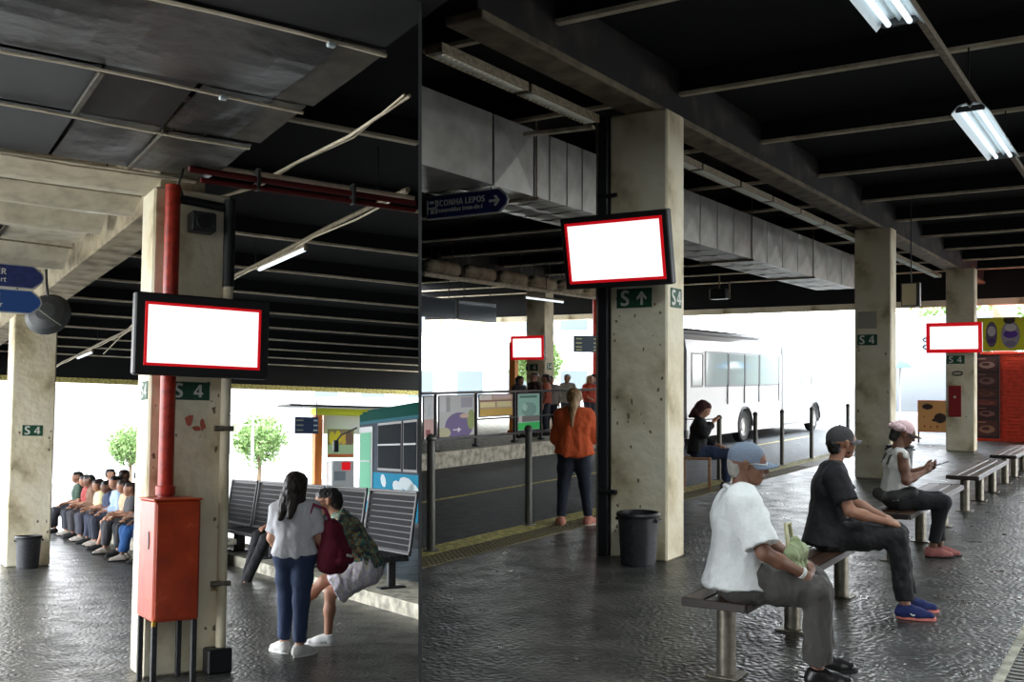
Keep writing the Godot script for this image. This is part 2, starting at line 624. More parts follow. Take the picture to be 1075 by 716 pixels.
	for k in ["bus_teal", "bus_sky", "bus_sky2", "bus_grey", "bus_petal", "bus_dark_glass", "bus_green_glass"]:
		M[k].metallic_specular = 0.06
		M[k].roughness = 0.6
	M.panel_brown = surf([[0.0, g8(44, 38, 28)], [0.5, g8(64, 57, 43)], [1.0, g8(82, 74, 58)]], 0.015, 0.6, 0.55, 45)


# a sign plate painted on a column with two white marks, front face towards +z
func stencil(parent: Node3D, at: Vector3, turn: float, w: float, h: float, second: String) -> void:
	var st := S()
	box(st, Vector3.ZERO, Vector3(w, h, 0.008), 0.002)
	var p := obj("sign_plate", st, M.green, parent, xf(at, turn))
	p.set_meta("label", "green plate with white stencilled marks")
	lettering("S", h * 0.78, M.worn_white, p, xf(Vector3(-w * 0.25, 0, 0.005)), true, "letter")
	if second == "arrow":
		st = S()
		var a := h * 0.36
		plate(st, PackedVector2Array([Vector2(-0.012, -a), Vector2(0.014, -a), Vector2(0.014, a * 0.1), Vector2(0.05, -a * 0.3), Vector2(0.055, a * 0.05), Vector2(0, a), Vector2(-0.055, a * 0.05), Vector2(-0.05, -a * 0.3), Vector2(-0.012, a * 0.1)]), 0.0, 0.004, Vector3(w * 0.22, 0, 0.004))
		obj("arrow", st, M.worn_white, p)
	else:
		lettering(second, h * 0.7, M.worn_white, p, xf(Vector3(w * 0.22, 0, 0.005)), true, "letter")


func column(label: String, at: Vector3, h: float, size: Vector2, chips: int) -> Node3D:
	var t := thing("column", label, "column", at)
	var st := S()
	box(st, Vector3(0, h / 2, 0), Vector3(size.x, h, size.y), 0.018)
	obj("shaft", st, M.concrete, t)
	# flakes where the paint has come off
	for k in chips:
		st = S()
		var poly := PackedVector2Array()
		var r := rng.randf_range(0.005, 0.02)
		for q in 7:
			var a := TAU * q / 7
			poly.append(Vector2(cos(a), sin(a) * rng.randf_range(0.8, 2.2)) * r * rng.randf_range(0.5, 1.2))
		var x := (rng.randf() - 0.5) * (size.x - 0.08)
		if rng.randf() < 0.5:
			x = signf(x) * (size.x / 2 - rng.randf_range(0.04, 0.09))
		plate(st, poly, 0.0, 0.0025, Vector3(x, rng.randf_range(0.25, 2.6), size.y / 2))
		obj("paint_chip", st, M.chip, t)
	return t


func monitor(label: String, at: Vector3, turn: float, tilt: float, w: float, h: float, bezel: float, red: float) -> Node3D:
	var t := thing("monitor", label, "monitor", at, turn, "monitors on the columns")
	var b := Basis(Vector3.RIGHT, tilt)
	var st := S()
	box(st, Vector3(0, 0, -0.05), Vector3(w, h, 0.1), 0.012)
	box(st, Vector3(0, 0, -0.13), Vector3(w * 0.7, h * 0.7, 0.08), 0.02)
	obj("casing", st, M.dark, t, Transform3D(b, Vector3.ZERO))
	st = S()
	var iw := w - 2 * bezel
	var ih := h - 2 * bezel
	for s: float in [-1.0, 1.0]:
		box(st, Vector3(s * (iw - red) / 2, 0, 0.004), Vector3(red, ih, 0.012), 0.002)
		box(st, Vector3(0, s * (ih - red) / 2, 0.004), Vector3(iw - 2 * red, red, 0.012), 0.002)
	obj("glowing_border", st, M.red, t, Transform3D(b, Vector3.ZERO))  # border made to glow as though shown on the screen
	st = S()
	box(st, Vector3(0, 0, 0.001), Vector3(iw - 2 * red, ih - 2 * red, 0.006))
	obj("screen", st, M.screen, t, Transform3D(b, Vector3.ZERO))
	st = S()
	tube(st, [Vector3(0, 0, -0.14), Vector3(0, 0, -0.3)], 0.035, 8)
	box(st, Vector3(0, 0, -0.3), Vector3(0.2, 0.2, 0.02), 0.004)
	obj("bracket", st, M.dark_metal, t)
	var al := AreaLight3D.new()
	al.name = "screen_light"
	al.area_size = Vector2(iw - 2 * red, ih - 2 * red)
	al.light_energy = 0.12
	al.area_range = 60.0
	al.area_attenuation = 2.0
	al.shadow_enabled = true
	al.transform = Transform3D(b * Basis(Vector3.UP, PI), b * Vector3(0, 0, 0.03))
	t.add_child(al, true)
	return t


func bin(label: String, at: Vector3, r: float, h: float) -> Node3D:
	var t := thing("trash_bin", label, "trash bin", at)
	var st := S()
	lathe(st, [Vector2(0, 0), Vector2(r * 0.82, 0), Vector2(r * 0.84, 0.02), Vector2(r * 0.97, h - 0.03), Vector2(r * 0.93, h - 0.03), Vector2(r * 0.8, 0.03), Vector2(0, 0.03)], 24)
	obj("body", st, M.bin, t)
	st = S()
	lathe(st, [Vector2(r * 0.9, h - 0.04), Vector2(r * 1.02, h - 0.045), Vector2(r * 1.06, h - 0.02), Vector2(r * 1.02, h), Vector2(r * 0.92, h), Vector2(r * 0.9, h - 0.04)], 24)
	obj("rim", st, M.dark, t)
	for s: float in [-1.0, 1.0]:
		st = S()
		box(st, Vector3(s * r * 1.06, h - 0.07, 0), Vector3(0.02, 0.03, 0.1), 0.006)
		obj("handle", st, M.dark, t)
	return t


func bollard(label: String, at: Vector3, h: float) -> Node3D:
	var t := thing("bollard", label, "bollard", at, 0.0, "bollards along the platform edge")
	var st := S()
	tube(st, [Vector3(0, 0, 0), Vector3(0, h - 0.05, 0)], 0.042, 14)
	obj("post", st, M.dark_steel, t)
	st = S()
	lathe(st, [Vector2(0.0, 0.06), Vector2(0.03, 0.05), Vector2(0.05, 0.02), Vector2(0.052, 0.0), Vector2(0.042, -0.02)], 14, Vector3(0, h - 0.05, 0))
	obj("cap", st, M.dark_steel, t)
	st = S()
	lathe(st, [Vector2(0.042, 0.012), Vector2(0.085, 0.01), Vector2(0.09, 0.0)], 14)
	obj("base_plate", st, M.dark_steel, t)
	return t


# bench along u; origin at the middle of its length
func bench(label: String, at: Vector3, length: float) -> Node3D:
	var t := thing("bench", label, "bench", at, 0.0, "wooden benches in a row")
	var w := 0.39
	for k in 3:
		var st := S()
		var pw := w / 3 - 0.012
		box(st, Vector3((k - 1) * w / 3, 0.465, 0), Vector3(pw, 0.035, length), 0.006)
		obj("plank", st, M.wood, t)
	var st2 := S()
	for s: float in [-1.0, 1.0]:
		box(st2, Vector3(0, 0.46, s * (length / 2 + 0.008)), Vector3(w, 0.05, 0.016), 0.004)
		box(st2, Vector3(s * (w / 2 + 0.004), 0.455, 0), Vector3(0.012, 0.05, length), 0.003)
	box(st2, Vector3(0, 0.435, 0), Vector3(w - 0.06, 0.02, length - 0.06), 0.003)
	obj("frame", st2, M.wood_edge, t)
	for z: float in [-length / 2 + 0.2, 0.0, length / 2 - 0.2]:
		var st := S()
		tube(st, [Vector3(0, 0, z), Vector3(0, 0.43, z)], 0.058, 18)
		var leg := obj("leg", st, M.steel, t)
		st = S()
		box(st, Vector3(0, 0.005, z), Vector3(0.2, 0.01, 0.2), 0.003)
		obj("foot_plate", st, M.steel, leg)
	return t


# louvred strip light along u
func strip_light(at: Vector3, length: float, group: String, label: String) -> Node3D:
	var t := thing("strip_light", label, "light", at, 0.0, group)
	var st := S()
	box(st, Vector3(0, 0.055, 0), Vector3(0.16, 0.03, length), 0.005)
	for s: float in [-1.0, 1.0]:
		box(st, Vector3(s * 0.075, 0.02, 0), Vector3(0.012, 0.06, length), 0.003)
		box(st, Vector3(0, 0.03, s * (length / 2 - 0.01)), Vector3(0.16, 0.07, 0.02), 0.003)
	obj("housing", st, M.rail, t)
	st = S()
	tube(st, [Vector3(0, 0.025, -length / 2 + 0.04), Vector3(0, 0.025, length / 2 - 0.04)], 0.014, 8)
	obj("tube", st, M.tube_dim, t)
	st = S()
	var n := int(length / 0.07)
	for k in n:
		box(st, Vector3(0, 0.004, -length / 2 + 0.05 + (length - 0.1) * k / (n - 1)), Vector3(0.14, 0.028, 0.006))
	var l := obj("louvre", st, M.reflector, t)
	l.set_meta("kind", "stuff")
	return t


func reflector_light(label: String, at: Vector3, length: float, energy: float) -> Node3D:
	var t := thing("fluorescent_light", label, "light", at)
	var st := S()
	var prof := [Vector2(-0.155, -0.06), Vector2(-0.10, 0.0), Vector2(-0.03, 0.02), Vector2(0.0, -0.02), Vector2(0.03, 0.02), Vector2(0.10, 0.0), Vector2(0.155, -0.06)]
	var poly := PackedVector2Array()
	for p: Vector2 in prof:
		poly.append(p)
	for k in prof.size():
		var p: Vector2 = prof[prof.size() - 1 - k]
		poly.append(p + Vector2(0, 0.012))
	plate(st, poly, -length / 2, length / 2)
	obj("reflector", st, M.reflector, t)
	for s: float in [-1.0, 1.0]:
		st = S()
		tube(st, [Vector3(s * 0.068, -0.035, -length / 2 + 0.04), Vector3(s * 0.068, -0.035, length / 2 - 0.04)], 0.019, 12)
		obj("tube", st, M.tube_lit, t)
	for s: float in [-1.0, 1.0]:
		st = S()
		box(st, Vector3(0, -0.02, s * (length / 2 - 0.015)), Vector3(0.24, 0.05, 0.02), 0.004)
		obj("socket", st, M.dark_metal, t)
	st = S()
	box(st, Vector3(0, 0.05, 0), Vector3(0.08, 0.06, length * 0.8), 0.01)
	obj("ballast", st, M.rail, t)
	var al := AreaLight3D.new()
	al.name = "tube_light"
	al.area_size = Vector2(0.2, length)
	al.light_energy = energy
	al.light_color = Color(0.93, 0.98, 1.0)
	al.area_range = 60.0
	al.area_attenuation = 2.0
	al.shadow_enabled = true
	al.transform = Transform3D(Basis(Vector3.RIGHT, -PI / 2), Vector3(0, -0.075, 0))
	t.add_child(al, true)
	return t


func batten_light(label: String, at: Vector3, length: float, energy: float) -> Node3D:
	var t := thing("fluorescent_tube", label, "light", at)
	var st := S()
	box(st, Vector3(0, 0.05, 0), Vector3(0.05, 0.04, length), 0.006)
	obj("batten", st, M.rail, t)
	st = S()
	tube(st, [Vector3(0, 0, -length / 2 + 0.03), Vector3(0, 0, length / 2 - 0.03)], 0.024, 12)
	obj("tube", st, M.tube_lit, t)
	for s: float in [-1.0, 1.0]:
		st = S()
		box(st, Vector3(0, 0.015, s * (length / 2 - 0.012)), Vector3(0.045, 0.07, 0.024), 0.006)
		obj("holder", st, M.rail, t)
	var al := AreaLight3D.new()
	al.name = "tube_light"
	al.area_size = Vector2(0.06, length)
	al.light_energy = energy
	al.light_color = Color(0.95, 0.98, 1.0)
	al.area_range = 60.0
	al.area_attenuation = 2.0
	al.shadow_enabled = true
	al.transform = Transform3D(Basis(Vector3.RIGHT, -PI / 2), Vector3(0, -0.04, 0))
	t.add_child(al, true)
	return t


# a painted picture: list of [x0, y0, x1, y1, colour] rectangles and [cx, cy, rx, ry, colour, true] ovals, all in 0..1
func picture(w: int, h: int, base: Color, shapes: Array, rough := 0.5) -> StandardMaterial3D:
	var im := Image.create(w, h, false, Image.FORMAT_RGB8)
	im.fill(base)
	for s in shapes:
		if s.size() == 5:
			im.fill_rect(Rect2i(int(s[0] * w), int(s[1] * h), maxi(1, int((s[2] - s[0]) * w)), maxi(1, int((s[3] - s[1]) * h))), s[4])
		else:
			for y in range(maxi(0, int((s[1] - s[3]) * h)), mini(h, int((s[1] + s[3]) * h) + 1)):
				for x in range(maxi(0, int((s[0] - s[2]) * w)), mini(w, int((s[0] + s[2]) * w) + 1)):
					var dx: float = (float(x) / w - s[0]) / s[2]
					var dy: float = (float(y) / h - s[1]) / s[3]
					if dx * dx + dy * dy < 1.0:
						im.set_pixel(x, y, s[4])
	var m := plain(Color.WHITE, rough)
	m.albedo_texture = ImageTexture.create_from_image(im)
	m.texture_repeat = false
	return m


# a flat printed board facing +z, centre at origin of the node
func print_board(called: String, label: String, category: String, at: Vector3, turn: float, w: float, h: float, m: Material, edge: Material, group := "") -> Node3D:
	var t := thing(called, label, category, at, turn, group)
	var st := S()
	box(st, Vector3.ZERO, Vector3(w, h, 0.03), 0.004)
	obj("board", st, edge, t)
	st = S()
	uvquad(st, Vector3(-w / 2 + 0.02, h / 2 - 0.02, 0.017), Vector3(w / 2 - 0.02, h / 2 - 0.02, 0.017), Vector3(w / 2 - 0.02, -h / 2 + 0.02, 0.017), Vector3(-w / 2 + 0.02, -h / 2 + 0.02, 0.017))
	obj("print", st, m, t)
	return t


# ------------------------------------------------------------------ right hall
func build_right_hall() -> void:
	H = HR
	more_materials()
	M.chip = surf([[0.0, g8(104, 90, 70)], [1.0, g8(150, 134, 110)]], 0.1, 4.0, 0.9, 46)
	M.dark_steel = plain(g8(92, 90, 84), 0.4, 0.5)
	var st: SurfaceTool

	# columns
	var c1 := column("worn cream concrete column with the trash bin and black conduit at its foot", P(-4.32, 0, 9.2), 4.4, Vector2(0.62, 0.42), 34)
	stencil(c1, Vector3(-0.04, 2.57, 0.213), 0.0, 0.38, 0.19, "arrow")
	stencil(c1, Vector3(0.313, 2.57, 0.0), PI / 2, 0.26, 0.19, "4")
	var c2 := column("cream concrete column with a faded notice and a green plate behind the bench sitters", P(-4.25, 0, 18.5), 4.4, Vector2(0.62, 0.42), 12)
	stencil(c2, Vector3(-0.09, 2.44, 0.213), 0.0, 0.34, 0.19, "4")
	var c3 := column("cream concrete column carrying a monitor and a narrow red fire box", P(-4.05, 0, 26.4), 4.4, Vector2(0.64, 0.42), 8)
	stencil(c3, Vector3(-0.1, 2.2, 0.213), 0.0, 0.4, 0.2, "4")
	var c4 := column("cream concrete column on the opposite platform behind the railing", P(-14.9, 0.18, 24.6), 4.22, Vector2(0.62, 0.5), 4)
	stencil(c4, Vector3(-0.12, 1.87, 0.253), 0.0, 0.4, 0.19, "4")
	stencil(c4, Vector3(0.313, 1.9, 0.0), PI / 2, 0.3, 0.19, "4")
	column("cream concrete column beside the red shuttered kiosk", P(-3.9, 0, 33.2), 4.4, Vector2(0.62, 0.42), 0)

	var t := thing("cable_conduit", "black cable conduit running up the column with the arrow plate", "conduit", P(-4.695, 0, 9.0))
	st = S()
	box(st, Vector3(0, 2.2, 0), Vector3(0.11, 4.4, 0.09), 0.01)
	obj("duct", st, M.dark, t)
	st = S()
	box(st, Vector3(-0.068, 2.2, 0.0), Vector3(0.022, 4.4, 0.07), 0.004)
	obj("trim", st, M.steel, t)
	for y: float in [0.65, 3.6]:
		st = S()
		tube(st, [Vector3(-0.03, y, 0.05), Vector3(0.16, y, 0.05)], 0.022, 8)
		obj("clamp", st, M.dark, t)

	bin("dark grey plastic trash bin standing against the column with the black conduit", P(-4.2, 0, 8.75), 0.2, 0.5)
	bin("dark blue trash bin beside the column with the faded notice", P(-3.75, 0, 18.1), 0.22, 0.62)

	var note := thing("notice", "faded paper notice taped to the column above the green plate", "notice", P(-4.34, 2.79, 18.28))
	st = S()
	box(st, Vector3.ZERO, Vector3(0.33, 0.3, 0.004))
	obj("sheet", st, picture(64, 58, g8(170, 162, 146), [[0.1, 0.1, 0.9, 0.3, g8(140, 132, 118)], [0.2, 0.4, 0.8, 0.5, g8(128, 120, 108)], [0.5, 0.7, 0.25, 0.16, g8(134, 126, 112), true]], 0.8), note)
	var fb := thing("fire_box", "narrow dark red fire box hung on the column below the monitor", "fire box", P(-4.16, 1.2, 26.165))
	st = S()
	box(st, Vector3.ZERO, Vector3(0.28, 0.75, 0.04), 0.006)
	obj("case", st, plain(g8(140, 16, 22), 0.5), fb)
	st = S()
	lathe(st, [Vector2(0.0, 0.01), Vector2(0.03, 0.01), Vector2(0.03, 0.0)], 12, Vector3(0, 0.1, 0.02), Basis(Vector3.RIGHT, PI / 2))
	obj("latch", st, M.rim, fb)
	var hook := thing("wall_hook", "dark curled hook on the column above the red fire box", "hook", P(-4.1, 1.87, 26.15))
	st = S()
	var pts := []
	for k in 9:
		pts.append(Vector3(cos(k * 0.75) * 0.12, sin(k * 0.75) * 0.05, 0.0))
	tube(st, pts, 0.014, 6)
	obj("bar", st, M.dark, hook)

	# monitors
	monitor("monitor in a black casing leaning forward above the green arrow plate", P(-4.39, 3.0, 8.62), 0.0, 0.19, 1.14, 0.7, 0.055, 0.028)
	monitor("monitor on the column with the red fire box, glowing red border on the screen", P(-4.14, 2.72, 25.88), 0.0, 0.06, 1.24, 0.72, 0.004, 0.085)
	monitor("small looking monitor on the column of the opposite platform", P(-15.0, 2.6, 24.06), 0.0, 0.03, 1.1, 0.68, 0.004, 0.075)

	# benches
	bench("wooden bench with the man in the white shirt and the man in black on it", P(-2.2, 0, 7.1), 3.0)
	bench("wooden bench with the woman looking at her phone on it", P(-2.2, 0, 11.65), 3.1)
	bench("empty wooden bench next to the phone woman's bench", P(-2.2, 0, 15.9), 3.0)
	bench("empty wooden bench farthest along the row towards the red kiosk", P(-2.2, 0, 20.0), 3.0)

	# bollards
	var spots := [8.47, 10.62, 17.05, 18.95, 20.59, 22.69, 25.82]
	var which := ["bollard beside the partition", "bollard beside the woman in the orange blouse", "first bollard past the bin column, with the wire tied to it", "second bollard past the bin column, behind the old man's cap", "third bollard past the bin column", "fourth bollard past the bin column, near the bus wheel", "bollard by the column with the faded notice"]
	for k in spots.size():
		bollard("grey steel " + which[k], P(-6.45 if k else -6.33, 0, spots[k] * 6.45 / 6.6), 1.2 if k < 2 else 1.12)
	var wire := thing("tie_wire", "thin wire strung between the wooden chair and the bollard", "wire", P(-6.45, 1.06, 16.66))
	st = S()
	tube(st, [Vector3.ZERO, Vector3(-0.4, -0.02, 0.1), Vector3(-0.68, 0.0, 0.28)], 0.008, 5)
	obj("strand", st, M.dark, wire)

	# raised warning strip along the edge
	var tact := setting("trim_1")
	st = S()
	slab(st, clip(rect(-6.15, -5.8, 3.0, 33.0), true), 0.0, 0.006)
	obj("strip", st, M.tactile, tact)
	st = S()
	var u := 7.6
	while u < 20.0:
		for q in 5:
			var v := -6.11 + q * 0.068
			if v > SLOPE_R * u + 0.05:
				box(st, P(v, 0.008, u), Vector3(0.034, 0.012, 0.034), 0.005)
		u += 0.068
	var studs := obj("stud", st, M.tactile, tact)
	studs.set_meta("kind", "stuff")

	# drain grate in the floor
	var gr := thing("floor_grate", "metal drain grate let into the dark floor beside the benches", "grate", P(-0.6, 0, 7.2))
	st = S()
	for s: float in [-1.0, 1.0]:
		box(st, Vector3(s * 0.2, 0.006, 0), Vector3(0.06, 0.012, 3.4), 0.003)
		box(st, Vector3(0, 0.006, s * 1.7), Vector3(0.46, 0.012, 0.06), 0.003)
	obj("frame", st, M.kerb, gr)
	for k in 40:
		st = S()
		box(st, Vector3(0, 0.006, -1.62 + k * 0.083), Vector3(0.34, 0.01, 0.045), 0.003)
		obj("bar", st, M.dark_steel, gr)

	# air duct: a run of cross-folded sheet metal sections
	var duct := thing("air_duct", "long galvanised air duct of cross folded sections hung under the black ceiling", "air duct", P(-6.45, 0, 0))
	var cuts := [8.95, 9.77, 10.12, 10.53, 10.91, 11.33, 11.9, 12.55, 13.2, 13.95, 14.7, 15.42, 16.15, 17.0, 17.85, 18.75, 19.7, 20.7, 21.8, 22.95, 24.1]
	st = S()
	var first := PackedVector2Array()
	for p in clip(rect(-6.9, -6.0, 6.0, 8.92), true):
		first.append(p + Vector2(6.45, 0))
	slab(st, first, 3.85, 4.61)
	obj("duct_section", st, M.galv, duct)
	for k in cuts.size() - 1:
		duct_section(duct, cuts[k] + 0.014, cuts[k + 1] - 0.014)
	for k in cuts.size() - 1:
		st = S()
		vbox(st, -0.44, 0.44, 3.87, 4.59, cuts[k] - 0.013, cuts[k] + 0.013)
		obj("seam", st, M.dark, duct)
	for uu: float in [9.8, 13.2, 17.0, 20.7]:
		st = S()
		for s: float in [-1.0, 1.0]:
			tube(st, [P(s * 0.47, 3.84, uu), P(s * 0.47, 4.96, uu)], 0.01, 5)
		vbox(st, -0.5, 0.5, 3.81, 3.845, uu - 0.02, uu + 0.02)
		obj("hanger", st, M.rail, duct)

	# blue hanging sign
	var sg := thing("direction_sign", "blue arrow shaped direction sign with white letters under the air duct", "sign", P(-6.45, 3.7, 9.05))
	arrow_sign(sg, 0.52, 0.27, 0.57, M.blue, 0.02)
	lettering("ICONHA LEPOS", 0.066, M.white, sg, xf(Vector3(-0.05, 0.035, 0.016)))
	lettering("Esmeraldas trem-de-l", 0.044, M.white, sg, xf(Vector3(-0.07, -0.045, 0.016)))
	st = S()
	plate(st, PackedVector2Array([Vector2(-0.07, -0.014), Vector2(0.02, -0.014), Vector2(-0.01, -0.05), Vector2(0.02, -0.06), Vector2(0.07, 0), Vector2(0.02, 0.06), Vector2(-0.01, 0.05), Vector2(0.02, 0.014), Vector2(-0.07, 0.014)]), 0.012, 0.017, Vector3(0.4, 0.0, 0))
	obj("arrow", st, M.white, sg)
	st = S()
	for x: float in [-0.06, 0.06]:
		box(st, Vector3(-0.45 + x, 0, 0.014), Vector3(0.016, 0.16, 0.005))
	box(st, Vector3(-0.45, 0.055, 0.014), Vector3(0.06, 0.03, 0.005))
	box(st, Vector3(-0.45, -0.01, 0.014), Vector3(0.1, 0.02, 0.005))
	box(st, Vector3(-0.44, -0.05, 0.014), Vector3(0.05, 0.05, 0.005))
	obj("pictogram", st, M.white, sg)

	# strip lights along the beam
	var gname := "louvred strip lights along the beam"
	for k in 16:
		var uu := 6.75 + 1.3 * k
		if uu > 8.9 and uu < 9.7:
			continue
		strip_light(P(-4.66, 4.27, uu), 1.25, gname, "louvred strip light hung under the edge of the concrete beam")
	var lone := thing("cable_tray", "pale cable tray crossing between the strip lights and the air duct", "cable tray", P(-5.4, 4.42, 9.3), 0.12)
	st = S()
	box(st, Vector3.ZERO, Vector3(0.8, 0.04, 0.09), 0.006)
	obj("tray", st, M.joist, lone)

	# pair of reflector lights on a rail, with fill lamps added behind the camera
	var rail := thing("light_rail", "brown metal rail carrying the two reflector lights", "rail", P(-1.42, 4.3, 0))
	st = S()
	vbox(st, -0.03, 0.03, 0.0, 0.05, -6.0, 28.0, 0.006)
	obj("channel", st, M.rail, rail)
	for k in 9:
		st = S()
		tube(st, [P(0, 0.05, 4.6 + 2.52 * k), P(0, 0.4, 4.6 + 2.52 * k)], 0.008, 5)
		obj("hanger", st, M.dark, rail)
	reflector_light("lit two tube reflector light on the rail above the phone woman", P(-1.42, 4.2, 10.85), 2.3, 40.0)
	reflector_light("lit two tube reflector light on the rail above the old man's bench", P(-1.47, 4.2, 5.95), 2.3, 40.0)
	reflector_light("far reflector light on the rail towards the red kiosk", P(-1.42, 4.2, 20.5), 2.3, 40.0)
	reflector_light("added reflector light on the rail just behind the viewer, out of view", P(-1.42, 4.2, 1.05), 2.3, 40.0)  # added fill lamp behind the camera, brightens the column fronts
	reflector_light("added reflector light at the unseen rear end of the rail", P(-1.42, 4.2, -3.85), 2.3, 40.0)  # second unseen lamp, added for the same frontal fill

	# small boxes by the ceiling
	var pl := thing("hanging_plaque", "small pale plaque hung beside the column with the faded notice", "plaque", P(-3.75, 3.26, 19.0))
	st = S()
	box(st, Vector3.ZERO, Vector3(0.32, 0.42, 0.12), 0.008)
	obj("case", st, M.dark_metal, pl)
	st = S()
	box(st, Vector3(-0.02, 0, 0.062), Vector3(0.24, 0.38, 0.006))
	obj("face", st, picture(32, 48, g8(178, 168, 140), [[0.2, 0.3, 0.4, 0.8, g8(200, 200, 196)], [0.5, 0.1, 0.9, 0.5, g8(150, 132, 100)]]), pl)
	st = S()
	tube(st, [Vector3(0, 0.2, 0), Vector3(0, 1.7, 0)], 0.012, 6)
	obj("hanger", st, M.dark, pl)
	var hb := thing("hanging_box", "small dark box on a bracket under the far ceiling joists", "box", P(-10.6, 4.15, 27.4))
	st = S()
	box(st, Vector3.ZERO, Vector3(0.5, 0.3, 0.3), 0.02)
	obj("case", st, M.dark, hb)
	st = S()
	tube(st, [Vector3(0, 0.15, 0), Vector3(0, 0.85, 0)], 0.02, 6)
	box(st, Vector3(0.3, 0.1, 0), Vector3(0.04, 0.5, 0.04))
	obj("bracket", st, M.rail, hb)

	far_platform()


func duct_section(parent: Node3D, u0: float, u1: float) -> void:
	var st := S()
	var y0 := 3.85
	var y1 := 4.61
	var hw := 0.45
	var f := minf(0.034, (u1 - u0) * 0.05) + rng.randf() * 0.012
	var j := func() -> float: return rng.randf_range(-0.012, 0.012)
	for s: float in [-1.0, 1.0]:
		var a := P(s * hw, y0, u0)
		var b := P(s * hw, y0, u1)
		var c := P(s * hw, y1, u1)
		var d := P(s * hw, y1, u0)
		var m := P(s * (hw + f), (y0 + y1) / 2 + j.call(), (u0 + u1) / 2)
		for q in [[a, b], [b, c], [c, d], [d, a]]:
			quad(st, q[0], q[1], m, m, Vector3(s, 0, 0))
	# underside, buckled along its length
	var k := 5
	for i in k:
		var x0 := -hw + 2 * hw * i / k
		var x1 := -hw + 2 * hw * (i + 1) / k
		var b0 := 0.0 if i == 0 else (0.022 if i % 2 else -0.012)
		var b1 := 0.0 if i == k - 1 else (0.022 if (i + 1) % 2 else -0.012)
		quad(st, P(x0, y0 - b0, u0), P(x1, y0 - b1, u0), P(x1, y0 - b1 * 0.3, u1), P(x0, y0 - b0 * 0.3, u1), Vector3.DOWN)
	quad(st, P(-hw, y1, u0), P(hw, y1, u0), P(hw, y1, u1), P(-hw, y1, u1), Vector3.UP)
	for uu: float in [u0, u1]:
		quad(st, P(-hw, y0, uu), P(hw, y0, uu), P(hw, y1, uu), P(-hw, y1, uu), P(0, 0, uu - (u0 + u1) / 2))
	obj("duct_section", st, M.galv, parent)


# arrow shaped board: half width left, height, right tip
func arrow_sign(t: Node3D, left: float, h: float, tip: float, face: Material, hang: float) -> void:
	var st := S()
	var o := PackedVector2Array([Vector2(-left, -h / 2), Vector2(tip - 0.11, -h / 2), Vector2(tip - 0.02, -h * 0.2), Vector2(tip, 0), Vector2(tip - 0.02, h * 0.2), Vector2(tip - 0.11, h / 2), Vector2(-left, h / 2)])
	plate(st, o, -0.02, 0.0)
	obj("backing", st, M.rim, t)
	st = S()
	var inner := PackedVector2Array()
	for p in o:
		inner.append(Vector2(p.x - signf(p.x) * (0.018 if p.x > 0 else 0.0), p.y * 0.88))
	plate(st, inner, 0.0, 0.01)
	obj("face", st, face, t)
	for x: float in [-left * 0.6, tip * 0.6]:
		st = S()
		tube(st, [Vector3(x, h / 2, -0.01), Vector3(x, h / 2 + hang, -0.01)], 0.008, 5)
		obj("hanger", st, M.dark_metal, t)


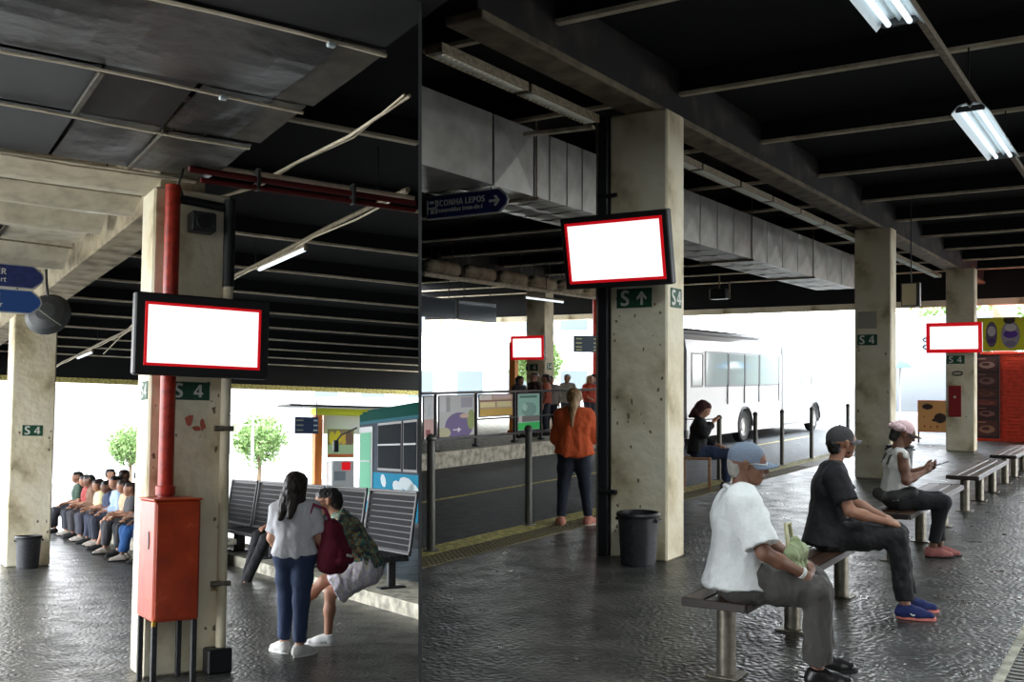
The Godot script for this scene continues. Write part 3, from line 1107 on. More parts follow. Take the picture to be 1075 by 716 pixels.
# ------------------------------------------------------------------ opposite platform
func far_platform() -> void:
	var st: SurfaceTool
	var v := -13.3
	var r := thing("railing", "dark metal railing along the opposite platform edge", "railing", P(v, 0.18, 0))
	for u: float in [17.55, 19.1, 20.75, 22.0, 24.0, 26.0, 28.0]:
		st = S()
		box(st, P(0, 0.62, u), Vector3(0.06, 1.24, 0.06), 0.008)
		box(st, P(0, 0.03, u), Vector3(0.14, 0.06, 0.14), 0.01)
		obj("post", st, M.dark_metal, r)
	for y: float in [1.25, 0.22]:
		st = S()
		vbox(st, -0.03, 0.03, y - 0.03, y + 0.03, 17.05, 28.0, 0.008)
		obj("rail", st, M.dark_metal, r)
	st = S()
	vbox(st, -0.02, 0.02, 0.6, 0.64, 19.1, 28.0, 0.006)
	obj("middle_rail", st, M.dark_metal, r)
	var pics := [
		[17.1, 17.48, 0.26, 1.2, "pale poster with a pink corner in the railing beside the partition", picture(32, 64, g8(210, 214, 212), [[0.0, 0.55, 1.0, 1.0, g8(206, 168, 160)], [0.2, 0.8, 0.7, 0.95, g8(150, 60, 60)], [0.4, 0.2, 0.7, 0.5, g8(196, 204, 206)]])],
		[17.65, 19.02, 0.26, 1.2, "grey and purple poster in the platform railing", picture(64, 64, g8(196, 198, 196), [[0.0, 0.0, 0.3, 0.4, g8(206, 208, 208)], [0.2, 0.02, 0.32, 0.4, g8(160, 160, 164)], [0.62, 0.05, 0.95, 0.3, g8(158, 156, 168)], [0.55, 0.75, 0.4, 0.34, g8(104, 84, 140), true], [0.9, 0.6, 0.12, 0.25, g8(150, 164, 92), true], [0.7, 0.5, 0.14, 0.06, g8(210, 180, 160), true], [0.1, 0.9, 0.2, 0.14, g8(196, 190, 150), true], [0.38, 0.84, 0.62, 0.88, g8(226, 222, 230)], [0.52, 0.8, 0.58, 0.92, g8(226, 222, 230)]])],
		[19.2, 20.65, 0.66, 1.2, "yellow and brown poster in the upper half of the railing", picture(64, 48, g8(190, 160, 120), [[0.0, 0.0, 0.36, 0.24, g8(232, 222, 214)], [0.4, 0.0, 0.96, 0.2, g8(206, 178, 176)], [0.02, 0.34, 0.46, 0.6, g8(236, 222, 160)], [0.52, 0.32, 0.96, 0.6, g8(216, 210, 150)], [0.0, 0.68, 1.0, 1.0, g8(206, 166, 52)], [0.0, 0.25, 1.0, 0.32, g8(130, 84, 80)]])],
		[20.85, 21.92, 0.26, 1.2, "teal poster with a green band in the platform railing", picture(48, 64, g8(150, 200, 184), [[0.1, 0.05, 0.9, 0.12, g8(70, 120, 104)], [0.5, 0.42, 0.34, 0.2, g8(122, 164, 152), true], [0.3, 0.36, 0.12, 0.1, g8(176, 214, 200), true], [0.0, 0.62, 1.0, 0.78, g8(120, 112, 112)], [0.06, 0.6, 0.22, 0.8, g8(214, 208, 204)], [0.0, 0.8, 1.0, 1.0, g8(40, 200, 92)]])],
	]
	for p in pics:
		var w: float = p[1] - p[0]
		var h: float = p[3] - p[2]
		print_board("railing_poster", p[4], "poster", P(v + 0.005, 0.18 + (p[2] + p[3]) / 2, (p[0] + p[1]) / 2), PI / 2, w, h, p[5], M.dark_metal, "posters in the platform railing")
	var cl := plain(g8(64, 76, 84), 0.12)
	for k in 2:
		var d := print_board("departure_board", ["dark glass display board hung next to the partition", "dark glass display board hung nearer the platform column"][k], "display", P(-15.0, 3.49, 19.75 + k * 1.85), PI / 2, 1.75, 0.5, cl, M.dark_metal, "dark boards over the opposite platform")
		st = S()
		for s: float in [-1.0, 1.0]:
			tube(st, [Vector3(s * 0.6, 0.25, 0), Vector3(s * 0.6, 1.25, 0)], 0.012, 5)
		obj("hanger", st, M.dark_metal, d)
	var bs := thing("route_board", "dark blue route board on the red pole of the opposite platform", "sign", P(-16.0, 2.87, 29.4), PI * 0.3)
	st = S()
	box(st, Vector3.ZERO, Vector3(0.95, 0.55, 0.06), 0.006)
	obj("board", st, plain(g8(26, 44, 62), 0.4), bs)
	st = S()
	for y: float in [0.17, 0.03, -0.1, -0.2]:
		box(st, Vector3(-0.3, y, 0.034), Vector3(0.22, 0.04, 0.006))
		box(st, Vector3(0.32, y, 0.034), Vector3(0.16, 0.04, 0.006))
	obj("text_line", st, plain(g8(150, 150, 110), 0.6), bs)
	var rp := thing("red_pole", "tall red pole behind the route board", "pole", P(-16.0, 0.18, 30.0))
	st = S()
	tube(st, [Vector3.ZERO, Vector3(0, 4.3, 0)], 0.09, 12)
	obj("shaft", st, M.red_pipe, rp)
	st = S()
	box(st, Vector3(0, 0.02, 0), Vector3(0.3, 0.04, 0.3), 0.006)
	obj("base_plate", st, M.red_pipe, rp)
	var op := thing("orange_post", "orange post beside the platform column below its monitor", "post", P(-15.6, 0.18, 24.3))
	st = S()
	box(st, Vector3(0, 1.3, 0), Vector3(0.2, 2.6, 0.2), 0.01)
	obj("shaft", st, plain(g8(220, 140, 60), 0.6), op)
	st = S()
	box(st, Vector3(0, 0.04, 0), Vector3(0.28, 0.08, 0.28), 0.01)
	obj("foot", st, plain(g8(190, 110, 50), 0.6), op)
	# bulging cable ducts under the ceiling edge, and a pale tube light
	for k in 6:
		var b := thing("cloth_bundle", "tan wrapped bundle %s along the ceiling pipe of the opposite platform" % ["nearest the partition", "second from the partition", "third from the partition", "fourth from the partition", "fifth from the partition", "farthest from the partition"][k], "bundle", P(-13.6, 4.22, 18.2 + k * 1.45))
		st = S()
		var ln := 0.6
		tube(st, [P(0, 0, -ln), P(0, 0.02, -ln * 0.85), P(0, -0.02, 0), P(0, 0.01, ln * 0.85), P(0, 0, ln)], [0.06, 0.17, 0.2, 0.17, 0.06], 10)
		obj("wrap", st, M.beam, b)
		for s: float in [-1.0, 1.0]:
			st = S()
			tube(st, [P(0, 0.1, s * 0.4), P(0, 0.74, s * 0.4)], 0.012, 5)
			obj("strap", st, M.dark, b)
	var pt := thing("ceiling_pipe", "pale pipe running along the ceiling of the opposite platform", "pipe", P(-13.2, 3.98, 0))
	st = S()
	tube(st, [P(0, 0, 17.0), P(0, 0.0, 30.5)], 0.05, 10)
	obj("pipe", st, M.joist, pt)
	for k in 4:
		st = S()
		tube(st, [P(0, 0.0, 18.5 + 3.6 * k), P(0, 0.98, 18.5 + 3.6 * k)], 0.01, 5)
		obj("hanger", st, M.dark, pt)
	batten_light("lit tube light over the opposite platform near its column", P(-13.9, 3.85, 23.2), 2.0, 1.5)
	st = S()
	tube(st, [Vector3(0, 0.06, 0), Vector3(0, 1.1, 0)], 0.01, 5)
	obj("hanger", st, M.dark, get_child(get_child_count() - 1))


# ------------------------------------------------------------------ left hall
func build_left_hall() -> void:
	H = HL
	var st: SurfaceTool
	var c1 := column("worn cream column with the red riser pipe and the orange hose cabinet", P(2.37, 0, 8.65), 4.0, Vector2(0.64, 0.4), 40)
	stencil(c1, Vector3(0.0, 2.31, 0.203), 0.0, 0.34, 0.15, "4")
	stencil(c1, Vector3(-0.323, 2.31, 0.06), -PI / 2, 0.2, 0.15, "4")
	var c2 := column("cream column behind the blue arrow signs, small bin at its foot", P(2.5, 0, 18.0), 4.0, Vector2(0.64, 0.62), 14)
	stencil(c2, Vector3(0.0, 2.15, 0.313), 0.0, 0.3, 0.17, "4")
	bin("black bin standing against the column behind the blue arrow signs", P(2.46, 0, 17.42), 0.19, 0.5)
	var sm := thing("paint_smear", "faded red paint smear on the column below the green plate", "smear", P(2.42, 2.05, 8.449))
	for q in [[-0.04, 0.02, 0.035, 0.06], [0.07, -0.02, 0.03, 0.05], [0.02, -0.05, 0.05, 0.02]]:
		st = S()
		var poly := PackedVector2Array()
		for k in 11:
			var a := TAU * k / 11
			poly.append(Vector2(q[0] + cos(a) * q[2] * rng.randf_range(0.6, 1.2), q[1] + sin(a) * q[3] * rng.randf_range(0.6, 1.2)))
		plate(st, poly, 0.0, 0.002)
		obj("blot", st, plain(g8(186, 96, 76), 0.8), sm)

	monitor("monitor in a thick black casing above the orange hose cabinet", P(2.38, 2.73, 8.09), 0.0, 0.03, 1.08, 0.65, 0.075, 0.022)

	# hose cabinet on legs
	var hc := thing("hose_cabinet", "tall dented orange hose cabinet on black legs in front of the column", "cabinet", P(2.17, 0, 8.19))
	st = S()
	box(st, Vector3(0, 0.97, 0), Vector3(0.35, 0.92, 0.48), 0.012)
	obj("case", st, M.orange_metal, hc)
	st = S()
	box(st, Vector3(0, 0.97, 0.243), Vector3(0.32, 0.87, 0.012), 0.005)
	obj("door", st, M.orange_metal, hc)
	st = S()
	box(st, Vector3(0, 1.437, 0), Vector3(0.37, 0.015, 0.5), 0.004)
	obj("lid", st, M.orange_metal, hc)
	st = S()
	lathe(st, [Vector2(0, 0.004), Vector2(0.035, 0.004), Vector2(0.035, 0.0)], 14, Vector3(-0.177, 1.12, 0.08), Basis(Vector3.BACK, PI / 2) * Basis.from_scale(Vector3(2.0, 1, 0.6)))
	obj("finger_hole", st, M.dark, hc)
	for sx: float in [-1.0, 1.0]:
		for sz: float in [-1.0, 1.0]:
			st = S()
			box(st, Vector3(sx * 0.15, 0.255, sz * 0.21), Vector3(0.04, 0.51, 0.04), 0.005)
			obj("leg", st, M.dark_metal, hc)
	st = S()
	box(st, Vector3(-0.16, 0.5, 0.235), Vector3(0.03, 0.04, 0.02), 0.004)
	obj("padlock", st, plain(g8(200, 160, 50), 0.4, 0.4), hc)

	# pipes
	var rp := thing("riser_pipe", "glossy red riser pipe from the hose cabinet up the column", "pipe", P(2.17, 1.445, 8.34))
	st = S()
	tube(st, [Vector3(0, 0, 0), Vector3(0, 2.55, 0)], 0.062, 16)
	obj("pipe", st, M.red_pipe, rp)
	for y: float in [0.05, 1.6]:
		st = S()
		lathe(st, [Vector2(0.062, 0.04), Vector2(0.078, 0.035), Vector2(0.078, -0.035), Vector2(0.062, -0.04)], 16, Vector3(0, y, 0))
		obj("coupling", st, M.red_pipe, rp)
	for k in 2:
		var hp := thing("ceiling_pipe", ["upper dark red ceiling pipe running from the column to the partition", "lower dark red ceiling pipe running from the column to the partition"][k], "pipe", P(0, 0, 0))
		st = S()
		tube(st, [P(2.3 + k * 0.1, 4.16 - k * 0.08, 8.36), P(3.3, 4.17 - k * 0.07, 8.4), P(4.46, 4.18 - k * 0.07, 8.42)], 0.027 - k * 0.003, 12)
		obj("pipe", st, M.dark_red, hp)
		for v: float in [2.9, 3.8]:
			st = S()
			box(st, P(v, 4.2 - k * 0.07, 8.39), Vector3(0.03, 0.12, 0.09), 0.004)
			obj("clamp", st, M.dark_metal, hp)
	var hj := thing("ceiling_pipe", "cream ceiling pipe running above the red pipes to the partition", "pipe")
	st = S()
	tube(st, [P(2.3, 4.25, 8.5), P(4.52, 4.27, 8.56)], 0.022, 8)
	obj("pipe", st, M.joist, hj)
	var bp := thing("drain_pipe", "black and cream drain pipe down the edge of the column beside the monitor", "pipe", P(2.66, 0, 8.385))
	st = S()
	tube(st, [Vector3(0, 3.2, 0), Vector3(0, 3.95, 0)], 0.05, 12)
	obj("upper_pipe", st, M.dark, bp)
	st = S()
	tube(st, [Vector3(0, 0.12, 0), Vector3(0, 3.2, 0)], 0.042, 12)
	obj("lower_pipe", st, M.concrete, bp)
	for y: float in [0.72, 2.0]:
		st = S()
		tube(st, [Vector3(-0.1, y, 0.03), Vector3(0.06, y, 0.03)], 0.024, 8)
		obj("clamp", st, M.steel, bp)
	st = S()
	box(st, Vector3(-0.03, 0.1, 0.02), Vector3(0.2, 0.2, 0.16), 0.012)
	obj("shoe", st, M.dark, bp)
	var bh := thing("cable_pipe", "black pipe across the top of the column above the speaker", "pipe", P(2.38, 3.88, 8.4))
	st = S()
	tube(st, [Vector3(-0.2, 0.03, 0), Vector3(0.26, 0.0, 0)], 0.036, 10)
	obj("pipe", st, M.dark, bh)
	st = S()
	tube(st, [Vector3(-0.1, 0.02, 0.0), Vector3(-0.16, 0.14, 0.04), Vector3(-0.12, 0.28, 0.02)], 0.01, 6)
	obj("cable", st, M.dark, bh)
	var sp := thing("speaker", "small dark loudspeaker box high on the column with the red pipe", "speaker", P(2.42, 3.72, 8.37))
	st = S()
	box(st, Vector3.ZERO, Vector3(0.21, 0.17, 0.14), 0.015)
	obj("case", st, M.dark_metal, sp)
	st = S()
	lathe(st, [Vector2(0, 0.006), Vector2(0.06, 0.004), Vector2(0.065, 0)], 16, Vector3(0, 0, 0.07), Basis(Vector3.RIGHT, PI / 2))
	obj("grille", st, M.dark, sp)

	# conduits with tube lights
	var cd := thing("light_conduit", "long metal conduit carrying the tube lights down the left hall", "conduit")
	st = S()
	var line := func(u: float, dy := 0.0) -> Vector3: return P(4.42 + (u - 8.4) * 0.028, 4.34 + dy + sin(u * 1.3) * 0.012, u)
	var cp := []
	for k in 13:
		cp.append(line.call(8.5 + k * 2.0))
	tube(st, cp, 0.026, 8)
	obj("conduit", st, M.rail, cd)
	st = S()
	cp = []
	for k in 20:
		cp.append(line.call(8.5 + k * 1.25, -0.03 - 0.03 * (k % 2)))
	tube(st, cp, 0.011, 6)
	obj("cable", st, M.joist, cd)
	for k in 5:
		st = S()
		tube(st, [line.call(9.2 + k * 4.0), line.call(9.2 + k * 4.0) + Vector3(0, 0.6, 0)], 0.008, 5)
		obj("hanger", st, M.dark, cd)
	batten_light("bright fluorescent tube on the conduit beside the column with the red pipe", line.call(12.15) - Vector3(0, 0.1, 0), 1.65, 8.0)
	batten_light("distant fluorescent tube on the conduit above the seated crowd", line.call(26.9) - Vector3(0, 0.1, 0), 1.9, 8.0)
	batten_light("added fluorescent tube under the hung ceiling behind the viewer, out of view", P(0.6, 4.05, 1.5), 1.9, 36.0)  # unseen tube, added to light the left column from the front
	batten_light("added fluorescent tube under the hung ceiling near the unseen rear", P(0.2, 4.05, -4.0), 1.9, 36.0)  # another unseen tube, added as fill from behind the camera
	var lc := thing("loose_cable", "pair of loose cables slung below the black joists above the red pipes", "cable")
	for k in 2:
		st = S()
		tube(st, [P(3.26 - k * 0.04, 4.34, 6.25), P(3.22 + k * 0.04, 4.29, 7.2), P(3.17 + k * 0.01, 4.31, 8.2), P(3.1 + k * 0.06, 4.3, 9.1), P(2.98, 4.34, 10.0)], 0.014 - k * 0.004, 6)
		obj("cable", st, M.joist, lc)
	var l2 := thing("loose_cable", "single loose cable hanging along the ceiling from the beam", "cable")
	st = S()
	tube(st, [P(2.75, 4.3, 10.6), P(3.6, 4.25, 14.0), P(4.6, 4.35, 20.0), P(5.6, 4.4, 28.0)], 0.016, 6)
	obj("cable", st, M.joist, l2)

	hung_ceiling()

	# blue arrow signs and the mirror
	for k in 2:
		var sg := thing("direction_sign", ["upper dark blue arrow sign under the sagging ceiling sheets", "lower bright blue arrow sign under the sagging ceiling sheets"][k], "sign", P(1.2, 3.86 - k * 0.3, 12.95 - k * 0.04))
		arrow_sign(sg, 0.75, 0.285, 0.7 - k * 0.02, [M.blue, M.blue2][k], [0.2, 0.02][k])
		lettering(["PLAZER", "LEFFE"][k], 0.07, M.white, sg, xf(Vector3(0.12 - k * 0.02, 0.045, 0.016)))
		lettering(["Hospital nort", "Correio sur"][k], 0.055, M.white, sg, xf(Vector3(0.05, -0.05, 0.016)))
	var mr := thing("convex_mirror", "dark round convex mirror seen from behind below the blue signs", "mirror", P(2.05, 3.52, 13.6), -0.5)
	st = S()
	lathe(st, [Vector2(0, 0.12), Vector2(0.12, 0.105), Vector2(0.22, 0.06), Vector2(0.28, 0.0), Vector2(0.27, -0.02), Vector2(0, -0.03)], 22, Vector3.ZERO, Basis(Vector3.RIGHT, PI / 2 - 0.3))
	obj("shell", st, M.mirror_back, mr)
	st = S()
	var bb := Basis(Vector3.RIGHT, -0.3)
	tube(st, [bb * Vector3(-0.1, 0.04, 0.115), bb * Vector3(0.06, -0.08, 0.11), bb * Vector3(0.2, -0.17, 0.05)], 0.012, 6)
	tube(st, [bb * Vector3(-0.1, 0.04, 0.115), bb * Vector3(0.02, 0.12, 0.1)], 0.012, 6)
	obj("brace", st, M.dark_steel, mr)
	st = S()
	tube(st, [Vector3(0.0, 0.1, -0.03), Vector3(-0.05, 0.4, -0.05), Vector3(-0.1, 1.45, -0.05)], 0.018, 8)
	obj("arm", st, M.dark_metal, mr)

	# waiting benches against the lane
	var names2 := ["beside the partition", "next but one to the partition", "behind the person in the flowered shirt", "behind the woman with the maroon backpack", "farthest from the partition"]
	for k in 5:
		waiting_bench("black metal waiting bench with slatted back, %s" % names2[k], P(5.62, 0.16, 11.7 + k * 1.44))
	var pl := setting("trim_2")
	st = S()
	slab(st, clip(rect(5.25, 6.1, 9.0, 18.6), false, -0.006), 0.0, 0.16)
	obj("plinth", st, M.kerb, pl)
	pl = setting("trim_3")
	st = S()
	slab(st, PackedVector2Array(rect(4.3, 5.2, 15.7, 25.6)), 0.36, 0.44)
	slab(st, PackedVector2Array(rect(4.5, 5.0, 15.8, 25.5)), 0.0, 0.36)
	obj("ledge", st, M.kerb, pl)


func waiting_bench(label: String, at: Vector3) -> Node3D:
	var t := thing("waiting_bench", label, "bench", at, -PI / 2, "black waiting benches in the left hall")
	var w := 1.36
	var lean := Basis(Vector3.RIGHT, -0.14)
	var st := S()
	for s: float in [-1.0, 1.0]:
		box(st, Vector3(s * (w / 2 - 0.02), 0.76, -0.235), Vector3(0.04, 0.78, 0.03), 0.006, lean)
	box(st, Vector3(0, 1.145, -0.285), Vector3(w, 0.035, 0.035), 0.006, lean)
	box(st, Vector3(0, 0.40, -0.18), Vector3(w, 0.035, 0.035), 0.006, lean)
	obj("back_frame", st, M.dark_metal, t)
	st = S()
	box(st, Vector3(0, 0.77, -0.258), Vector3(w - 0.05, 0.72, 0.006), 0.0, lean)
	obj("back_sheet", st, M.dark, t)
	for k in 9:
		st = S()
		var y := 0.46 + k * 0.076
		box(st, Vector3(0, y, -0.19 - (y - 0.4) * 0.14), Vector3(w - 0.06, 0.062, 0.016), 0.004, lean)
		obj("back_slat", st, M.bench_slat, t)
	for k in 5:
		st = S()
		box(st, Vector3(0, 0.38 - 0.004 * k, -0.13 + k * 0.088), Vector3(w - 0.02, 0.02, 0.074), 0.005)
		obj("seat_slat", st, M.bench_slat, t)
	st = S()
	box(st, Vector3(0, 0.345, 0.26), Vector3(w, 0.05, 0.03), 0.006)
	box(st, Vector3(0, 0.345, -0.15), Vector3(w, 0.05, 0.03), 0.006)
	for s: float in [-1.0, 1.0]:
		box(st, Vector3(s * (w / 2 - 0.02), 0.345, 0.05), Vector3(0.04, 0.05, 0.44), 0.006)
	obj("seat_frame", st, M.dark_metal, t)
	for s: float in [-1.0, 1.0]:
		st = S()
		box(st, Vector3(s * (w / 2 - 0.08), 0.16, 0.03), Vector3(0.06, 0.32, 0.1), 0.008)
		box(st, Vector3(s * (w / 2 - 0.08), 0.012, 0.03), Vector3(0.12, 0.024, 0.34), 0.006)
		obj("leg", st, M.dark_metal, t)
	return t


# sagging sheets and panels hung under the joists
func hung_ceiling() -> void:
	var n := setting("ceiling")
	var sheet := func(v0: float, v1: float, u0: float, u1: float, m: Material, sag: float, lift: float, wave: float) -> void:
		var st := S()
		var nx := 8
		var ny := 6
		var g := []
		for j in ny + 1:
			for i in nx + 1:
				var a := float(i) / nx
				var b := float(j) / ny
				var y := 4.2 - sag * sin(PI * b) * (0.6 + 0.4 * sin(PI * a)) + lift * (1.0 - b) + wave * sin(a * 9.0 + b * 4.0 + v0 * 3.0) * sin(PI * b)
				g.append(P(lerpf(v0, v1, a), y, lerpf(u0, u1, b)))
		for j in ny:
			for i in nx:
				var p := [g[j * (nx + 1) + i], g[j * (nx + 1) + i + 1], g[(j + 1) * (nx + 1) + i + 1], g[(j + 1) * (nx + 1) + i]]
				quad(st, p[0], p[1], p[2], p[3], Vector3.DOWN)
				var up := Vector3(0, 0.012, 0)
				quad(st, p[0] + up, p[1] + up, p[2] + up, p[3] + up, Vector3.UP)
		obj("panel", st, m, n)
	var tones := [M.panel_dark, M.panel_mesh, M.panel_black]
	# rows near the camera
	for u in [[-1.0, 1.6], [1.7, 4.1], [4.12, 5.26]]:
		for k in 6:
			sheet.call(2.6 - 1.2 * (k + 1), 2.58 - 1.2 * k, u[0], u[1], [M.panel_black, M.panel_dark, M.panel_mesh][k % 3], 0.0, 0.0, 0.004)
	sheet.call(0.35, 2.33, 5.32, 6.46, M.panel_dark, 0.03, 0.0, 0.012)
	sheet.call(-1.9, 0.33, 5.32, 6.46, M.panel_dark, 0.03, 0.0, 0.01)
	sheet.call(-4.4, -1.92, 5.32, 6.46, M.panel_dark, 0.03, 0.0, 0.01)
	sheet.call(2.34, 2.62, 5.32, 6.46, M.panel_brown, 0.0, 0.0, 0.003)
	for k in 3:
		sheet.call(-0.62 - 1.86 * k + 1.87, -0.62 - 1.86 * k + 1.87 - 1.84, 6.54, 7.48, M.panel_mesh, 0.0, 0.01, 0.004)
	sheet.call(1.28, 1.86, 6.54, 7.48, M.panel_black, 0.0, 0.05, 0.004)
	sheet.call(1.88, 2.36, 6.54, 7.48, M.panel_dark, 0.01, 0.02, 0.008)
	sheet.call(2.37, 2.6, 6.54, 7.48, M.panel_brown, 0.0, 0.02, 0.003)
	for k in 3:
		sheet.call(-0.6 - 1.86 * k + 1.87, -0.6 - 1.86 * k + 1.87 - 1.84, 7.56, 8.72, M.panel_mesh, 0.0, 0.01, 0.004)
	sheet.call(1.3, 1.89, 7.56, 8.72, M.panel_dark, 0.02, 0.02, 0.006)
	sheet.call(1.93, 2.56, 7.56, 8.72, M.panel_grey, 0.02, 0.0, 0.008)
	# pale sagging sheets
	sheet.call(-2.2, 2.5, 8.84, 9.6, M.panel_pale, 0.1, 0.0, 0.02)
	sheet.call(-2.2, 2.4, 9.55, 10.3, M.panel_pale, 0.16, -0.04, 0.03)
	sheet.call(-2.2, 2.08, 10.42, 11.15, M.panel_pale, 0.22, 0.0, 0.05)
	sheet.call(-2.2, 1.3, 11.2, 12.3, M.panel_black, 0.0, 0.06, 0.004)
	sheet.call(1.34, 2.12, 11.25, 12.3, M.panel_pale, 0.0, -0.02, 0.004)
	sheet.call(-2.2, 2.1, 12.45, 13.5, M.panel_pale, 0.3, 0.05, 0.05)
	sheet.call(-2.2, 1.9, 13.55, 14.8, M.panel_pale, 0.2, -0.05, 0.08)
	sheet.call(-2.2, 2.05, 14.9, 16.3, M.panel_pale, 0.16, 0.0, 0.03)
	for k in 5:
		sheet.call(-2.2, 1.8, 16.5 + k * 1.3, 17.7 + k * 1.3, M.panel_pale, 0.04, 0.0, 0.01)
	# pale bars along the cross seams, slightly bent
	for b in [[5.29, 2.6], [6.5, 2.56], [7.52, 2.53], [8.78, 2.48], [12.38, 2.1], [4.11, 2.6], [1.65, 2.6]]:
		var st := S()
		var pts := []
		for k in 15:
			var a := float(k) / 14
			pts.append(P(lerpf(-4.6, b[1], a), 4.165 + 0.012 * sin(a * 17.0 + b[0]), b[0]))
		tube(st, pts, 0.017, 6, true, 0.6)
		obj("seam_bar", st, M.joist if b[0] < 12.0 else M.rail, n)
	for b in [[1.25, 6.54, 7.48], [1.9, 7.56, 8.72], [1.32, 11.2, 12.3]]:
		var st := S()
		vbox(st, b[0] - 0.02, b[0] + 0.02, 4.17, 4.2, b[1], b[2], 0.004)
		obj("cross_bar", st, M.panel_brown, n)
	for p in [[2.0, 6.5], [2.25, 5.29]]:
		var st := S()
		box(st, P(p[0], 4.15, p[1]), Vector3(0.05, 0.03, 0.04), 0.006)
		obj("clip", st, M.reflector, n)
	for k in 6:
		for v: float in [-3.0, -0.5, 2.0]:
			var st := S()
			tube(st, [P(v, 4.22, 5.3 + 2.4 * k), P(v, 4.96, 5.3 + 2.4 * k)], 0.006, 5)
			obj("hanger", st, M.dark, n)


# ------------------------------------------------------------------ street beyond
func build_street() -> void:
	H = HR
	var n := setting("floor")
	var st := S()
	slab(st, PackedVector2Array(rect(-160, 160, -60, 200)), -14.5, -14.0)
	obj("street", st, M.pavement, n)
	white_bus()
	kiosk_corner()
	var pale := surf([[0.0, g8(196, 196, 192)], [1.0, g8(224, 224, 220)]], 0.02, 0.2, 0.8, 61)
	var bd := thing("building", "long white building across the street behind the opposite platform", "building", P(-30, -0.5, 42), 0.25)
	st = S()
	box(st, Vector3(0, 4.2, 0), Vector3(16, 8.4, 5), 0.05)
	obj("wall", st, pale, bd)
	for k in 6:
		for r in 2:
			st = S()
			box(st, Vector3(-6.5 + k * 2.6, 1.9 + r * 3.2, 2.52), Vector3(1.5, 1.5, 0.08), 0.01)
			var w := obj("window_frame", st, M.rim, bd)
			st = S()
			box(st, Vector3(-6.5 + k * 2.6, 1.9 + r * 3.2, 2.57), Vector3(1.3, 1.3, 0.02))
			obj("pane", st, plain(g8(96, 106, 112), 0.2), w)
	st = S()
	box(st, Vector3(0, 8.5, 0.1), Vector3(16.4, 0.3, 5.4), 0.03)
	obj("cornice", st, pale, bd)
	tree("broad pale green street tree above the roof of the white bus", P(-8.5, -0.2, 56), 7.5, 3.6)
	tree("bushy street tree behind the white hoarding", P(-1.5, -0.2, 56), 7.0, 3.2)
	tree("small yellow green tree by the orange post", P(-20.5, 0.18, 33.5), 3.4, 1.2)
	H = HL
	teal_bus()
	left_street()
	tree("rounded tree seen between the left columns and the kiosk", P(17.2, -0.1, 48.8), 4.0, 1.5)
	tree("narrow tree beside the red pipe column, far across the street", P(11.85, -0.1, 52.3), 3.4, 1.2)


func tree(label: String, at: Vector3, h: float, r: float) -> void:
	var t := thing("tree", label, "tree", at)
	var st := S()
	tube(st, [Vector3(0, -0.3, 0), Vector3(0.05, h * 0.3, 0), Vector3(-0.03, h * 0.62, 0.05)], [r * 0.09, r * 0.07, r * 0.04], 8)
	for k in 6:
		var a := TAU * k / 6 + 0.3
		tube(st, [Vector3(0, h * (0.35 + 0.04 * k), 0), Vector3(cos(a) * r * 0.35, h * (0.5 + 0.04 * k), sin(a) * r * 0.35), Vector3(cos(a) * r * 0.7, h * (0.6 + 0.04 * k), sin(a) * r * 0.7)], [r * 0.04, r * 0.025, r * 0.01], 5)
	obj("trunk", st, plain(g8(120, 100, 78), 0.9), t)
	st = S()
	var c := Vector3(0, h - r, 0)
	for k in 2600:
		var d := Vector3(rng.randfn(), rng.randfn() * 0.85, rng.randfn()).normalized()
		var lump := 0.82 + 0.18 * sin(d.x * 6.0) * cos(d.z * 5.0 + d.y * 4.0)
		var p := c + d * r * lump * pow(rng.randf(), 0.28)
		var s := rng.randf_range(0.07, 0.15) * (r / 2.5 + 0.35)
		var x := Vector3(rng.randfn(), rng.randfn(), rng.randfn()).normalized()
		var y := x.cross(Vector3(rng.randfn(), rng.randfn(), rng.randfn())).normalized()
		quad(st, p - x * s, p - y * s * 0.5, p + x * s, p + y * s * 0.5, d)
	var f := obj("foliage", st, M.leaf, t)
	f.set_meta("kind", "stuff")


func wheel(parent: Node3D, c: Vector3, r: float, side: float) -> void:
	var st := S()
	var b := Basis(Vector3.BACK, PI / 2 * -side)
	lathe(st, [Vector2(r * 0.55, -0.13), Vector2(r * 0.9, -0.13), Vector2(r, -0.09), Vector2(r, 0.09), Vector2(r * 0.9, 0.13), Vector2(r * 0.62, 0.12)], 26, c, b)
	var w := obj("wheel", st, M.rubber, parent)
	st = S()
	lathe(st, [Vector2(r * 0.63, 0.12), Vector2(r * 0.58, 0.06), Vector2(r * 0.3, 0.05), Vector2(r * 0.24, 0.1), Vector2(0, 0.11)], 22, c, b)
	obj("hub", st, M.rim, w)


